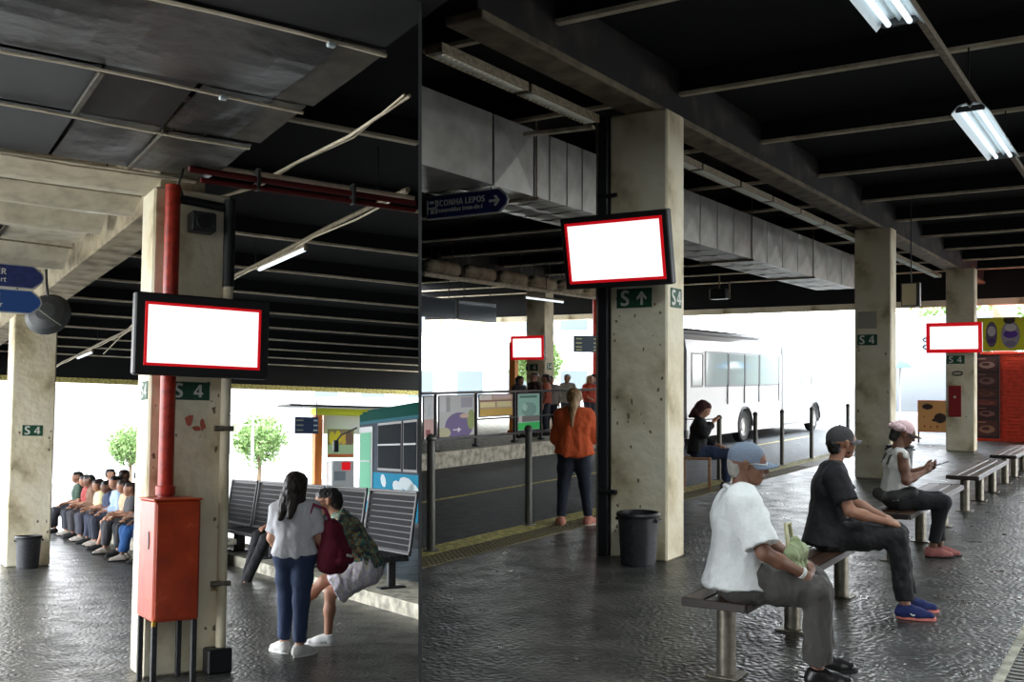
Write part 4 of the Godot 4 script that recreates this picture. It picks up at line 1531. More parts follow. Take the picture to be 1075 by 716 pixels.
func white_bus() -> void:
	# local axes: origin on the lane under the middle of its near side; x away from the platform edge towards us, z towards the camera
	var u0 := 24.8
	var u1 := 38.2
	var t := thing("city_bus", "white city bus parked in the lane beyond the bollards", "bus", P(-10.5, -0.17, 0))
	var w := 2.35
	var st := S()
	# body shell: section swept along its length with wheel arches cut out of the near skirt
	var sec := PackedVector2Array([Vector2(0.0, 1.0), Vector2(0.0, 2.65), Vector2(-0.06, 2.95), Vector2(-0.25, 3.1), Vector2(-w + 0.25, 3.1), Vector2(-w + 0.06, 2.95), Vector2(-w, 2.65), Vector2(-w, 1.0)])
	plate(st, sec, -u1, -u0)
	var arches := [29.25, 36.5]
	var edge := u0
	for a: float in arches:
		vbox(st, -0.04, 0.0, 0.32, 1.0, edge, a - 0.62)
		edge = a + 0.62
	vbox(st, -0.04, 0.0, 0.32, 1.0, edge, u1)
	vbox(st, -w, -w + 0.04, 0.32, 1.0, u0, u1)
	vbox(st, -w, 0.0, 0.32, 1.0, u0, u0 + 0.04)
	vbox(st, -w, 0.0, 0.32, 1.0, u1 - 0.04, u1)
	for a: float in arches:
		for k in 8:
			var p0 := Vector2(cos(PI * k / 8), sin(PI * k / 8)) * 0.6
			var p1 := Vector2(cos(PI * (k + 1) / 8), sin(PI * (k + 1) / 8)) * 0.6
			quad(st, P(0.0, 0.45 + p0.y, a + p0.x), P(0.0, 0.45 + p1.y, a + p1.x), P(0.0, 1.06, a + p1.x * 1.04), P(0.0, 1.06, a + p0.x * 1.04), Vector3.RIGHT)
			quad(st, P(0.0, 0.45 + p0.y, a + p0.x), P(0.0, 0.45 + p1.y, a + p1.x), P(-0.5, 0.45 + p1.y, a + p1.x), P(-0.5, 0.45 + p0.y, a + p0.x), Vector3.DOWN)
	obj("body", st, M.bus_white, t)
	for a: float in arches:
		wheel(t, P(-0.16, 0.46, a), 0.46, 1.0)
		st = S()
		var pts := []
		for k in 13:
			pts.append(P(0.01, 0.45 + 0.6 * sin(PI * k / 12), a + 0.6 * cos(PI * k / 12)))
		tube(st, pts, 0.03, 6)
		obj("arch_trim", st, M.dark, t)
	st = S()
	vbox(st, -w + 0.2, -0.2, 0.3, 0.5, u0 + 0.2, u1 - 0.2)
	obj("chassis", st, M.dark, t)
	# windows
	var wins := [[25.15, 25.85, 1.72, 2.55], [26.1, 27.75, 1.72, 2.62], [27.9, 29.15, 1.72, 2.62], [29.25, 30.45, 1.72, 2.62], [30.55, 32.4, 1.72, 2.62], [34.9, 36.0, 1.72, 2.6], [36.1, 37.9, 1.72, 2.6]]
	for q in wins:
		st = S()
		vbox(st, 0.0, 0.012, q[2] - 0.05, q[3] + 0.05, q[0] - 0.05, q[1] + 0.05, 0.004)
		var f := obj("window", st, M.bus_trim, t)
		st = S()
		vbox(st, 0.008, 0.02, q[2], q[3], q[0], q[1], 0.003)
		obj("pane", st, M.bus_glass, f)
		st = S()
		vbox(st, 0.014, 0.028, q[2] - 0.55 if q[0] > 26.0 and q[0] < 32.0 else q[2], q[3], q[1] - 0.03, q[1] + 0.03)
		obj("mullion", st, M.dark, f)
	# door of two leaves
	st = S()
	vbox(st, 0.0, 0.02, 0.35, 2.98, 32.7, 34.35, 0.005)
	var d := obj("door_frame", st, M.bus_trim, t)
	for k in 2:
		st = S()
		vbox(st, 0.012, 0.035, 0.42, 2.86, 32.78 + k * 0.77, 33.5 + k * 0.77, 0.006)
		var leaf := obj("door_leaf", st, M.bus_white, d)
		st = S()
		vbox(st, 0.03, 0.04, 1.2, 2.75, 32.86 + k * 0.77, 33.42 + k * 0.77, 0.004)
		obj("door_pane", st, M.bus_glass, leaf)
		st = S()
		vbox(st, 0.03, 0.04, 0.5, 0.95, 32.86 + k * 0.77, 33.42 + k * 0.77, 0.004)
		obj("door_pane", st, M.rim, leaf)
	st = S()
	vbox(st, -w + 0.3, -0.2, 3.08, 3.28, u0 + 0.1, u0 + 6.5, 0.09)
	obj("roof_unit", st, M.bus_roof, t)
	st = S()
	vbox(st, -w, 0.04, 0.34, 0.55, u0 - 0.06, u0 + 0.15, 0.03)
	obj("bumper", st, M.bus_trim, t)
	st = S()
	vbox(st, -w + 0.3, -0.3, 1.6, 2.7, u0 - 0.03, u0 + 0.02, 0.02)
	obj("rear_window", st, M.dark_glass, t)
	for k in 2:
		st = S()
		vbox(st, -0.25 - k * 1.7, -0.1 - k * 1.7, 0.9, 1.4, u0 - 0.03, u0 + 0.01, 0.01)
		obj("tail_light", st, plain(g8(180, 30, 30), 0.3), t)


func kiosk_corner() -> void:
	var st: SurfaceTool
	# red shuttered kiosk
	var k := thing("kiosk", "red kiosk with a slatted shutter and a strip of food pictures", "kiosk", P(-4.35, 0, 30.6))
	st = S()
	vbox(st, 0.0, 5.0, 0.0, 2.42, 0.06, 2.4, 0.01)
	obj("body", st, M.kiosk_red, k)
	st = S()
	vbox(st, -0.03, 0.62, 0.08, 2.38, 0.0, 0.07, 0.005)
	obj("picture_frame", st, M.dark, k)
	var shots := [[1.95, 2.33, g8(70, 40, 40), g8(160, 130, 120)], [1.5, 1.9, g8(60, 34, 36), g8(110, 86, 84)], [1.2, 1.46, g8(66, 36, 32), g8(96, 58, 50)], [0.98, 1.16, g8(88, 44, 38), g8(130, 70, 60)], [0.62, 0.95, g8(50, 28, 30), g8(120, 90, 82)], [0.14, 0.58, g8(74, 42, 36), g8(150, 116, 92)]]
	for q in shots:
		st = S()
		uvquad(st, P(0.02, q[1], -0.005), P(0.58, q[1], -0.005), P(0.58, q[0], -0.005), P(0.02, q[0], -0.005))
		obj("picture", st, picture(32, 24, q[2], [[0.5, 0.55, 0.36, 0.25, q[3], true], [0.45, 0.5, 0.18, 0.12, q[2], true], [0.1, 0.1, 0.5, 0.2, q[3]]]), k)
	for i in 24:
		st = S()
		box(st, P(2.85, 0.14 + i * 0.097, 0.03), Vector3(4.3, 0.088, 0.04), 0.012)
		obj("slat", st, M.kiosk_red, k)
	st = S()
	vbox(st, -0.05, 5.05, 2.4, 2.48, -0.05, 2.45, 0.01)
	obj("top", st, M.kiosk_red, k)
	# yellow board with two cups above
	var yb := print_board("yellow_billboard", "yellow billboard with two purple cups above the red kiosk", "billboard", P(-3.6, 2.95, 30.3), 0.0, 1.5, 0.92, picture(120, 80, g8(216, 214, 30), [
		[0.42, 0.3, 0.52, 0.96, g8(210, 206, 40)], [0.3, 0.5, 0.1, 0.4, g8(96, 84, 110), true], [0.3, 0.4, 0.07, 0.16, g8(196, 190, 204), true], [0.3, 0.7, 0.07, 0.08, g8(70, 40, 120), true],
		[0.62, 0.52, 0.16, 0.42, g8(150, 144, 160), true], [0.62, 0.5, 0.12, 0.12, g8(84, 40, 150), true], [0.62, 0.3, 0.1, 0.12, g8(206, 200, 206), true], [0.62, 0.8, 0.1, 0.1, g8(120, 110, 140), true], [0.6, 0.06, 0.1, 0.12, g8(40, 36, 30), true]]), M.rim)
	st = S()
	for s: float in [-1.0, 1.0]:
		box(st, Vector3(s * 0.6, -0.48, -0.02), Vector3(0.05, 0.2, 0.04), 0.005)
	obj("stand", st, M.dark_metal, yb)
	# small orange picture board on legs
	var ob := print_board("picture_board", "small orange picture board on legs beside the fire box column", "board", P(-5.15, 0.72, 29.0), 0.0, 0.8, 0.86, picture(64, 64, g8(228, 170, 110), [[0.3, 0.18, 0.18, 0.09, g8(60, 40, 44), true], [0.72, 0.55, 0.2, 0.16, g8(50, 34, 34), true], [0.55, 0.62, 0.1, 0.05, g8(60, 40, 40), true], [0.2, 0.8, 0.26, 0.88, g8(200, 60, 40)], [0.4, 0.82, 0.46, 0.92, g8(210, 80, 50)], [0.62, 0.8, 0.68, 0.9, g8(190, 60, 40)], [0.15, 0.5, 0.24, 0.56, g8(210, 110, 60)]]), M.kiosk_red)
	st = S()
	for s: float in [-1.0, 1.0]:
		box(st, Vector3(s * 0.38, -0.36, -0.03), Vector3(0.04, 0.72, 0.03), 0.005)
	obj("leg", st, M.dark_metal, ob)
	# white hoarding
	var wh := thing("hoarding", "tall white hoarding with a dark double loop mark", "hoarding", P(-7.3, -0.02, 38))
	st = S()
	box(st, Vector3(0, 2.25, 0), Vector3(3.2, 3.4, 0.08), 0.01)
	obj("board", st, plain(g8(150, 157, 162), 0.7), wh)
	for s: float in [-1.0, 1.0]:
		st = S()
		box(st, Vector3(s * 1.4, 1.15, -0.08), Vector3(0.1, 2.3, 0.08), 0.01)
		obj("post", st, M.rim, wh)
	for j in 2:
		st = S()
		var pts := []
		for q in 13:
			var a := TAU * q / 12 * 0.92
			pts.append(Vector3(0.55 + cos(a + 0.2) * 0.34, 3.12 - j * 0.26 + sin(a + 0.2) * 0.1, 0.05))
		tube(st, pts, 0.025, 6)
		obj("mark", st, M.dark, wh)
	# umbrellas
	umbrella("blue and white market umbrella in front of the white hoarding", P(-7.5, 0, 36.2), 2.35, 0.75, plain(g8(52, 110, 150), 0.7), M.white)
	umbrella("dark grey umbrella high behind the yellow billboard", P(-4.9, 0, 35.8), 3.95, 1.3, plain(g8(84, 92, 96), 0.7), plain(g8(120, 128, 130), 0.7))


func umbrella(label: String, at: Vector3, h: float, r: float, a: Material, b: Material) -> void:
	var t := thing("umbrella", label, "umbrella", at)
	var st := S()
	tube(st, [Vector3.ZERO, Vector3(0, h, 0)], 0.025, 8)
	obj("pole", st, M.rim, t)
	for k in 8:
		st = S()
		var a0 := TAU * k / 8
		var a1 := TAU * (k + 1) / 8
		var p := func(ang: float, s: float) -> Vector3: return Vector3(cos(ang) * r * s, h - 0.34 * r * s * s, sin(ang) * r * s)
		for j in 3:
			var s0 := j / 3.0
			var s1 := (j + 1) / 3.0
			quad(st, p.call(a0, s0), p.call(a1, s0), p.call(a1, s1), p.call(a0, s1), Vector3.UP)
		obj("canopy_panel", st, a if k % 2 else b, t)
	st = S()
	box(st, Vector3(0, 0.04, 0), Vector3(0.4, 0.08, 0.4), 0.02)
	obj("base", st, M.kerb, t)


func teal_bus() -> void:
	var a := Vector2(10.86, 20.18)
	var d := Vector2(1.41, 6.62).normalized()
	var r := Vector2(d.y, -d.x)
	var at := func(s: float, off: float) -> Vector2: return a + d * s + r * off
	var t := thing("city_bus", "teal and light blue city bus behind the black waiting benches", "bus")
	# plan of the body, kept clear of the partition
	var plan := func(s0: float, s1: float, o0: float, o1: float) -> PackedVector2Array: return clip([at.call(s0, o0), at.call(s1, o0), at.call(s1, o1), at.call(s0, o1)], false)
	var nose := clip([at.call(0.12, 0.0), at.call(6.1, 0.0), at.call(6.45, 0.08), at.call(6.65, 0.3), at.call(6.72, 0.7), at.call(6.72, 2.4), at.call(0.12, 2.4)], false)
	var st := S()
	slab(st, nose, 0.2, 1.28)
	obj("lower_body", st, M.bus_sky, t)
	st = S()
	slab(st, nose, 1.28, 2.58)
	obj("window_band", st, M.bus_grey, t)
	st = S()
	slab(st, nose, 2.58, 2.66)
	obj("cant_rail", st, M.bus_sky2, t)
	st = S()
	slab(st, nose, 2.66, 2.86)
	slab(st, clip([at.call(0.15, 0.06), at.call(6.0, 0.06), at.call(6.35, 0.3), at.call(6.45, 0.8), at.call(6.45, 2.3), at.call(0.15, 2.3)], false), 2.86, 2.93)
	slab(st, clip([at.call(0.18, 0.16), at.call(5.8, 0.16), at.call(6.1, 0.5), at.call(6.1, 2.2), at.call(0.18, 2.2)], false), 2.93, 2.98)
	obj("roof", st, M.bus_teal, t)
	# side windows: panel frames standing 1 cm proud
	var win := func(called: String, s0: float, s1: float, y0: float, y1: float, frame: Material, pane: Material, rim: float) -> void:
		var st2 := S()
		slab(st2, clip([at.call(s0, -0.025), at.call(s1, -0.025), at.call(s1, 0.01), at.call(s0, 0.01)], false), y0, y1)
		var f := obj(called, st2, frame, t)
		st2 = S()
		slab(st2, clip([at.call(s0 + rim, -0.035), at.call(s1 - rim, -0.035), at.call(s1 - rim, 0.0), at.call(s0 + rim, 0.0)], false), y0 + rim, y1 - rim)
		obj("pane", st2, pane, f)
		st2 = S()
		slab(st2, clip([at.call(s0 + rim, -0.045), at.call(s1 - rim, -0.045), at.call(s1 - rim, 0.0), at.call(s0 + rim, 0.0)], false), lerpf(y0, y1, 0.52), lerpf(y0, y1, 0.52) + 0.04)
		obj("sash", st2, M.bus_trim, f)
	win.call("window", 0.14, 1.34, 1.34, 2.56, M.dark, M.bus_dark_glass, 0.06)
	win.call("window", 1.5, 3.85, 1.34, 2.56, M.dark, M.bus_dark_glass, 0.06)
	win.call("door", 4.45, 6.0, 0.5, 2.5, M.bus_trim, M.bus_green_glass, 0.16)
	# pale petals on the lower side
	for q in [[1.1, 1.05, 0.42], [1.9, 0.95, 0.3], [0.5, 0.92, 0.3], [3.3, 1.08, 0.18]]:
		st = S()
		for k in 10:
			var p := []
			for j in 2:
				var an := TAU * (k + j) / 10
				var pt: Vector2 = at.call(q[0] + cos(an) * q[2] * 1.6, -0.006)
				p.append(P(pt.x, q[1] + sin(an) * 0.16 + cos(an) * 0.05, pt.y))
			var cc: Vector2 = at.call(q[0], -0.006)
			tri(st, P(cc.x, q[1], cc.y), p[0], p[1], Vector3(-1, 0, 0.2).normalized())
		obj("petal", st, M.bus_petal, t)
	# mirror arm at the nose
	st = S()
	var m0: Vector2 = at.call(6.35, -0.02)
	tube(st, [P(m0.x, 2.5, m0.y), P(m0.x - 0.3, 2.3, m0.y + 0.4), P(m0.x - 0.42, 2.1, m0.y + 0.5)], 0.025, 6)
	box(st, P(m0.x - 0.42, 1.98, m0.y + 0.5), Vector3(0.16, 0.34, 0.1), 0.02)
	obj("mirror", st, M.dark, t)
	st = S()
	slab(st, clip([at.call(6.72, 0.35), at.call(6.76, 0.35), at.call(6.76, 2.3), at.call(6.72, 2.3)], false), 1.1, 2.5)
	obj("windscreen", st, M.bus_dark_glass, t)
	var wc: Vector2 = at.call(5.2, 0.14)
	st = S()
	lathe(st, [Vector2(0.0, 0.14), Vector2(0.42, 0.12), Vector2(0.46, 0.08), Vector2(0.46, -0.1), Vector2(0.0, -0.1)], 24, P(wc.x, 0.29, wc.y), Basis(Vector3.UP, -0.21) * Basis(Vector3.BACK, PI / 2))
	obj("wheel", st, M.rubber, t)


func left_street() -> void:
	var st: SurfaceTool
	var y := thing("bus_shelter", "yellow topped shelter with an orange post beyond the teal bus", "shelter", P(13.6, -0.17, 31.4))
	st = S()
	box(st, Vector3(0.6, 3.32, 0), Vector3(2.6, 0.22, 0.5), 0.01)
	obj("fascia", st, plain(g8(216, 222, 50), 0.6), y)
	st = S()
	box(st, Vector3(-0.55, 1.6, 0), Vector3(0.26, 3.2, 0.26), 0.01)
	obj("post", st, plain(g8(230, 130, 60), 0.6), y)
	st = S()
	box(st, Vector3(0.5, 3.5, -0.1), Vector3(4.4, 0.06, 1.2), 0.01)
	obj("roof", st, M.dark_metal, y)
	st = S()
	box(st, Vector3(0.5, 2.9, 0.02), Vector3(1.7, 0.62, 0.06), 0.01)
	obj("panel", st, M.white, y)
	print_board("shelter_poster", "yellow fruit poster above a pale band on the shelter", "poster", P(13.75, 2.1, 31.1), 0.0, 0.95, 0.95, picture(64, 64, g8(150, 130, 90), [[0.15, 0.3, 0.12, 0.24, g8(214, 200, 40), true], [0.38, 0.28, 0.12, 0.26, g8(224, 208, 40), true], [0.6, 0.32, 0.11, 0.22, g8(214, 180, 60), true], [0.82, 0.3, 0.14, 0.3, g8(120, 90, 70), true], [0.0, 0.55, 1.0, 0.9, g8(170, 196, 150)], [0.0, 0.9, 1.0, 1.0, g8(190, 90, 40)]]), plain(g8(110, 150, 50), 0.6))
	var at := thing("ticket_machine", "pale ticket machine with a red label under the fruit poster", "machine", P(13.7, -0.17, 31.0))
	st = S()
	box(st, Vector3(0, 0.85, 0), Vector3(0.8, 1.7, 0.5), 0.03)
	obj("case", st, plain(g8(206, 208, 206), 0.5), at)
	st = S()
	box(st, Vector3(0.1, 1.52, 0.255), Vector3(0.3, 0.26, 0.02), 0.004)
	obj("glowing_label", st, M.red, at)  # label shares the self-lit red and glows, though it is no lamp
	st = S()
	box(st, Vector3(-0.12, 1.2, 0.255), Vector3(0.4, 0.3, 0.02), 0.004)
	obj("display", st, plain(g8(150, 160, 168), 0.2), at)
	var bs := thing("route_board", "dark blue route board with pale stripes beside the shelter", "sign", P(12.5, 2.68, 31.0))
	st = S()
	box(st, Vector3.ZERO, Vector3(0.8, 0.54, 0.06), 0.006)
	obj("board", st, plain(g8(40, 58, 90), 0.4), bs)
	for k in 3:
		st = S()
		box(st, Vector3(-0.24, 0.16 - k * 0.16, 0.034), Vector3(0.24, 0.05, 0.006))
		obj("text_line", st, plain(g8(150, 150, 130), 0.6), bs)
		st = S()
		box(st, Vector3(0.3, 0.16 - k * 0.16, 0.034), Vector3(0.14, 0.05, 0.006))
		obj("text_line", st, plain(g8(190, 196, 200), 0.6), bs)
	st = S()
	tube(st, [Vector3(0.36, 0.25, -0.04), Vector3(0.36, 0.8, -0.04), Vector3(0.9, 0.82, -0.04)], 0.02, 6)
	obj("arm", st, M.dark_metal, bs)
	var gl := thing("gate_frame", "thin pale goal shaped frame standing in the street", "frame", P(14.0, -0.1, 44))
	st = S()
	tube(st, [Vector3(-3.0, 0, 0), Vector3(-3.0, 3.6, 0), Vector3(1.2, 3.6, 0), Vector3(1.2, 0, 0)], 0.07, 6)
	obj("frame", st, plain(g8(220, 214, 206), 0.6), gl)


# ------------------------------------------------------------------ smooth bodies
# bones: [from, to, radius at from, radius at to, caps]; caps: 1 = cut flat at from, 2 = cut flat at to
func blob(bones: Array, cell: float, soft: float, folds := 0.0, fold_scale := 9.0, floor_y := -99.0) -> Dictionary:
	var lo := Vector3.ONE * 1e9
	var hi := Vector3.ONE * -1e9
	for b in bones:
		var r: float = maxf(b[2], b[3]) + soft * 1.5 + cell * 2.0
		lo = lo.min(b[0] - Vector3.ONE * r).min(b[1] - Vector3.ONE * r)
		hi = hi.max(b[0] + Vector3.ONE * r).max(b[1] + Vector3.ONE * r)
	var nx := int((hi.x - lo.x) / cell) + 2
	var ny := int((hi.y - lo.y) / cell) + 2
	var nz := int((hi.z - lo.z) / cell) + 2
	var sxy := nx * ny
	var field := PackedFloat32Array()
	field.resize(sxy * nz)
	var inv := 1.0 / soft
	for b in bones:
		var a: Vector3 = b[0]
		var c: Vector3 = b[1]
		var ra: float = b[2]
		var dr: float = b[3] - ra
		var caps: int = b[4] if b.size() > 4 else 0
		var pad: float = maxf(b[2], b[3]) + soft * 2.2 + cell
		var reach := soft * 2.2 + cell
		var l0 := a.min(c) - Vector3.ONE * pad - lo
		var h0 := a.max(c) + Vector3.ONE * pad - lo
		var x0 := maxi(0, int(l0.x / cell)); var x1 := mini(nx - 1, int(h0.x / cell) + 1)
		var y0 := maxi(0, int(l0.y / cell)); var y1 := mini(ny - 1, int(h0.y / cell) + 1)
		var z0 := maxi(0, int(l0.z / cell)); var z1 := mini(nz - 1, int(h0.z / cell) + 1)
		var ba := c - a
		var len2 := ba.length_squared()
		var il := 1.0 / len2 if len2 > 1e-10 else 0.0
		var ln := sqrt(len2)
		var off := lo - a
		for z in range(z0, z1 + 1):
			for y in range(y0, y1 + 1):
				var i := z * sxy + y * nx + x0
				var p := Vector3(off.x + x0 * cell, off.y + y * cell, off.z + z * cell)
				for x in range(x0, x1 + 1):
					var t := p.dot(ba) * il
					var q := clampf(t, 0.0, 1.0)
					var d := (p - ba * q).length() - ra - dr * q
					if d < reach:
						if caps:
							if caps & 1:
								d = maxf(d, -t * ln)
							if caps & 2:
								d = maxf(d, (t - 1.0) * ln)
						field[i] += exp(-d * inv)
					i += 1
					p.x += cell
	# distances near the surface
	var near := PackedInt32Array()
	var fn := FastNoiseLite.new()
	fn.seed = 5
	fn.frequency = 1.0
	fn.fractal_octaves = 2
	var band := cell * 1.9
	for i in field.size():
		var e := field[i]
		if e > 1e-6:
			var d := -soft * log(e)
			if absf(d) < band + folds:
				var z := i / sxy
				var y := (i - z * sxy) / nx
				var x := i - z * sxy - y * nx
				if folds > 0.0:
					d += folds * fn.get_noise_3d((lo.x + x * cell) * fold_scale, (lo.y + y * cell) * fold_scale * 0.6, (lo.z + z * cell) * fold_scale)
				var fy := floor_y - (lo.y + y * cell)
				if fy > d:
					d = fy
				if absf(d) < band:
					near.append(i)
			elif lo.y + ((i / nx) % ny) * cell < floor_y:
				d = maxf(d, floor_y - (lo.y + ((i / nx) % ny) * cell))
				if absf(d) < band:
					near.append(i)
			field[i] = d
		else:
			field[i] = 9.0
	var vid := {}
	var vs := PackedVector3Array()
	var ns := PackedVector3Array()
	var cells := PackedInt32Array()
	var o := [0, 1, nx, nx + 1, sxy, sxy + 1, sxy + nx, sxy + nx + 1]
	var edges := [[0, 1], [0, 2], [0, 4], [1, 3], [1, 5], [2, 3], [2, 6], [4, 5], [4, 6], [3, 7], [5, 7], [6, 7]]
	var at := [Vector3(0, 0, 0), Vector3(1, 0, 0), Vector3(0, 1, 0), Vector3(1, 1, 0), Vector3(0, 0, 1), Vector3(1, 0, 1), Vector3(0, 1, 1), Vector3(1, 1, 1)]
	var total := field.size()
	for i0 in near:
		for k in 8:
			var i: int = i0 - o[k]
			if i < 0 or vid.has(i) or i + sxy + nx + 1 >= total:
				continue
			var f0 := field[i]; var f1 := field[i + 1]; var f2 := field[i + nx]; var f3 := field[i + nx + 1]
			var f4 := field[i + sxy]; var f5 := field[i + sxy + 1]; var f6 := field[i + sxy + nx]; var f7 := field[i + sxy + nx + 1]
			var m := minf(minf(minf(f0, f1), minf(f2, f3)), minf(minf(f4, f5), minf(f6, f7)))
			var mx := maxf(maxf(maxf(f0, f1), maxf(f2, f3)), maxf(maxf(f4, f5), maxf(f6, f7)))
			if m >= 0.0 or mx < 0.0:
				vid[i] = -1
				continue
			var f := [f0, f1, f2, f3, f4, f5, f6, f7]
			var sum := Vector3.ZERO
			var cnt := 0
			for e in edges:
				var fa: float = f[e[0]]
				var fb: float = f[e[1]]
				if (fa < 0.0) != (fb < 0.0):
					var pa: Vector3 = at[e[0]]
					sum += pa.lerp(at[e[1]], fa / (fa - fb))
					cnt += 1
			var z := i / sxy
			var y := (i - z * sxy) / nx
			var x := i - z * sxy - y * nx
			vid[i] = vs.size()
			vs.append(lo + (Vector3(x, y, z) + sum / cnt) * cell)
			f0 = minf(f0, band * 2); f1 = minf(f1, band * 2); f2 = minf(f2, band * 2); f3 = minf(f3, band * 2)
			f4 = minf(f4, band * 2); f5 = minf(f5, band * 2); f6 = minf(f6, band * 2); f7 = minf(f7, band * 2)
			ns.append(Vector3(f1 + f3 + f5 + f7 - f0 - f2 - f4 - f6, f2 + f3 + f6 + f7 - f0 - f1 - f4 - f5, f4 + f5 + f6 + f7 - f0 - f1 - f2 - f3).normalized())
			cells.append(i)
	var ix := PackedInt32Array()
	var steps := [1, nx, sxy]
	for i in cells:
		var s0 := field[i] < 0.0
		for ax in 3:
			if (field[i + steps[ax]] < 0.0) == s0:
				continue
			var d1: int = steps[(ax + 1) % 3]
			var d2: int = steps[(ax + 2) % 3]
			var a: int = vid.get(i, -1)
			var b: int = vid.get(i - d1, -1)
			var c: int = vid.get(i - d1 - d2, -1)
			var d: int = vid.get(i - d2, -1)
			if a < 0 or b < 0 or c < 0 or d < 0:
				continue
			if s0:
				ix.append_array([a, b, c, a, c, d])
			else:
				ix.append_array([a, c, b, a, d, c])
	# Godot wants clockwise fronts: check one triangle and turn all if needed
	var vote := 0
	for k in range(0, mini(ix.size(), 300), 3):
		vote += 1 if (vs[ix[k + 1]] - vs[ix[k]]).cross(vs[ix[k + 2]] - vs[ix[k]]).dot(ns[ix[k]]) > 0.0 else -1
	if vote > 0:
		for k in range(0, ix.size(), 3):
			var t := ix[k + 1]
			ix[k + 1] = ix[k + 2]
			ix[k + 2] = t
	return {"v": vs, "n": ns, "i": ix}


func join(parts: Array) -> ArrayMesh:
	var v := PackedVector3Array()
	var n := PackedVector3Array()
	var i := PackedInt32Array()
	for p in parts:
		var base := v.size()
		v.append_array(p.v)
		n.append_array(p.n)
		for k: int in p.i:
			i.append(k + base)
	var arr := []
	arr.resize(Mesh.ARRAY_MAX)
	arr[Mesh.ARRAY_VERTEX] = v
	arr[Mesh.ARRAY_NORMAL] = n
	arr[Mesh.ARRAY_INDEX] = i
	var m := ArrayMesh.new()
	m.add_surface_from_arrays(Mesh.PRIMITIVE_TRIANGLES, arr)
	return m


# ------------------------------------------------------------------ people
# joints are given in the person's own axes: x to their right, y up, facing -z
func seated(hs: float, lean: float, k := 1.0) -> Dictionary:
	var t := func(h: float, x := 0.0) -> Vector3: return Vector3(x * k, hs + 0.1 + h * k * cos(lean), -h * k * sin(lean))
	return {
		"pel": Vector3(0, hs + 0.1, 0), "waist": t.call(0.16), "che": t.call(0.33), "nek": t.call(0.47), "hd": t.call(0.63) + Vector3(0, 0, -0.03),
		"sl": t.call(0.42, -0.175), "sr": t.call(0.42, 0.175), "hl": Vector3(-0.09, hs + 0.08, -0.03), "hr": Vector3(0.09, hs + 0.08, -0.03),
		"kl": Vector3(-0.12, hs + 0.05, -0.45 * k), "kr": Vector3(0.12, hs + 0.05, -0.45 * k), "al": Vector3(-0.12, 0.09, -0.43 * k), "ar": Vector3(0.12, 0.09, -0.43 * k),
		"el": t.call(0.16, -0.24) + Vector3(0, 0, -0.05), "er": t.call(0.16, 0.24) + Vector3(0, 0, -0.05), "wl": Vector3(-0.13, hs + 0.17, -0.34 * k), "wr": Vector3(0.13, hs + 0.17, -0.34 * k),
		"fl": 0.0, "fr": 0.0, "yaw": 0.0, "pitch": 0.0, "roll": 0.0,
	}


func standing(k := 1.0) -> Dictionary:
	return {
		"pel": Vector3(0, 0.93, 0) * k, "waist": Vector3(0, 1.08, 0) * k, "che": Vector3(0, 1.24, 0) * k, "nek": Vector3(0, 1.4, 0.02) * k, "hd": Vector3(0, 1.545, -0.01) * k,
		"sl": Vector3(-0.165, 1.34, 0.01) * k, "sr": Vector3(0.165, 1.34, 0.01) * k, "hl": Vector3(-0.085, 0.9, 0) * k, "hr": Vector3(0.085, 0.9, 0) * k,
		"kl": Vector3(-0.1, 0.5, -0.02) * k, "kr": Vector3(0.1, 0.5, -0.02) * k, "al": Vector3(-0.11, 0.085, 0.02), "ar": Vector3(0.11, 0.085, 0.02),
		"el": Vector3(-0.22, 1.07, 0.03) * k, "er": Vector3(0.22, 1.07, 0.03) * k, "wl": Vector3(-0.23, 0.83, -0.04) * k, "wr": Vector3(0.23, 0.83, -0.04) * k,
		"fl": 0.15, "fr": -0.15, "yaw": 0.0, "pitch": 0.0, "roll": 0.0,
	}


func head_basis(j: Dictionary) -> Basis:
	return Basis(Vector3.UP, j.yaw) * Basis(Vector3.RIGHT, j.pitch) * Basis(Vector3.BACK, j.roll)


func head_bones(c: Vector3, b: Basis, k := 1.0) -> Array:
	var q := func(x: float, y: float, z: float) -> Vector3: return c + b * (Vector3(x, y, z) * k)
	var out := [
		[q.call(0, 0.035, 0.035), q.call(0, 0.04, -0.03), 0.08, 0.076], [q.call(0, 0.0, -0.03), q.call(0, -0.07, -0.05), 0.062, 0.04],
		[q.call(0, -0.088, -0.07), q.call(0, -0.09, -0.066), 0.022, 0.022], [q.call(0, 0.012, -0.098), q.call(0, -0.026, -0.118), 0.01, 0.015],
		[q.call(-0.034, 0.034, -0.088), q.call(0.034, 0.034, -0.088), 0.016, 0.016], [q.call(-0.018, -0.057, -0.092), q.call(0.018, -0.057, -0.092), 0.011, 0.011],
	]
	for s: float in [-1.0, 1.0]:
		out.append([q.call(s * 0.036, -0.012, -0.062), q.call(s * 0.03, -0.035, -0.06), 0.033, 0.026])
		out.append([q.call(s * 0.08, 0.02, 0.012), q.call(s * 0.076, -0.02, 0.004), 0.018, 0.011])
	return out


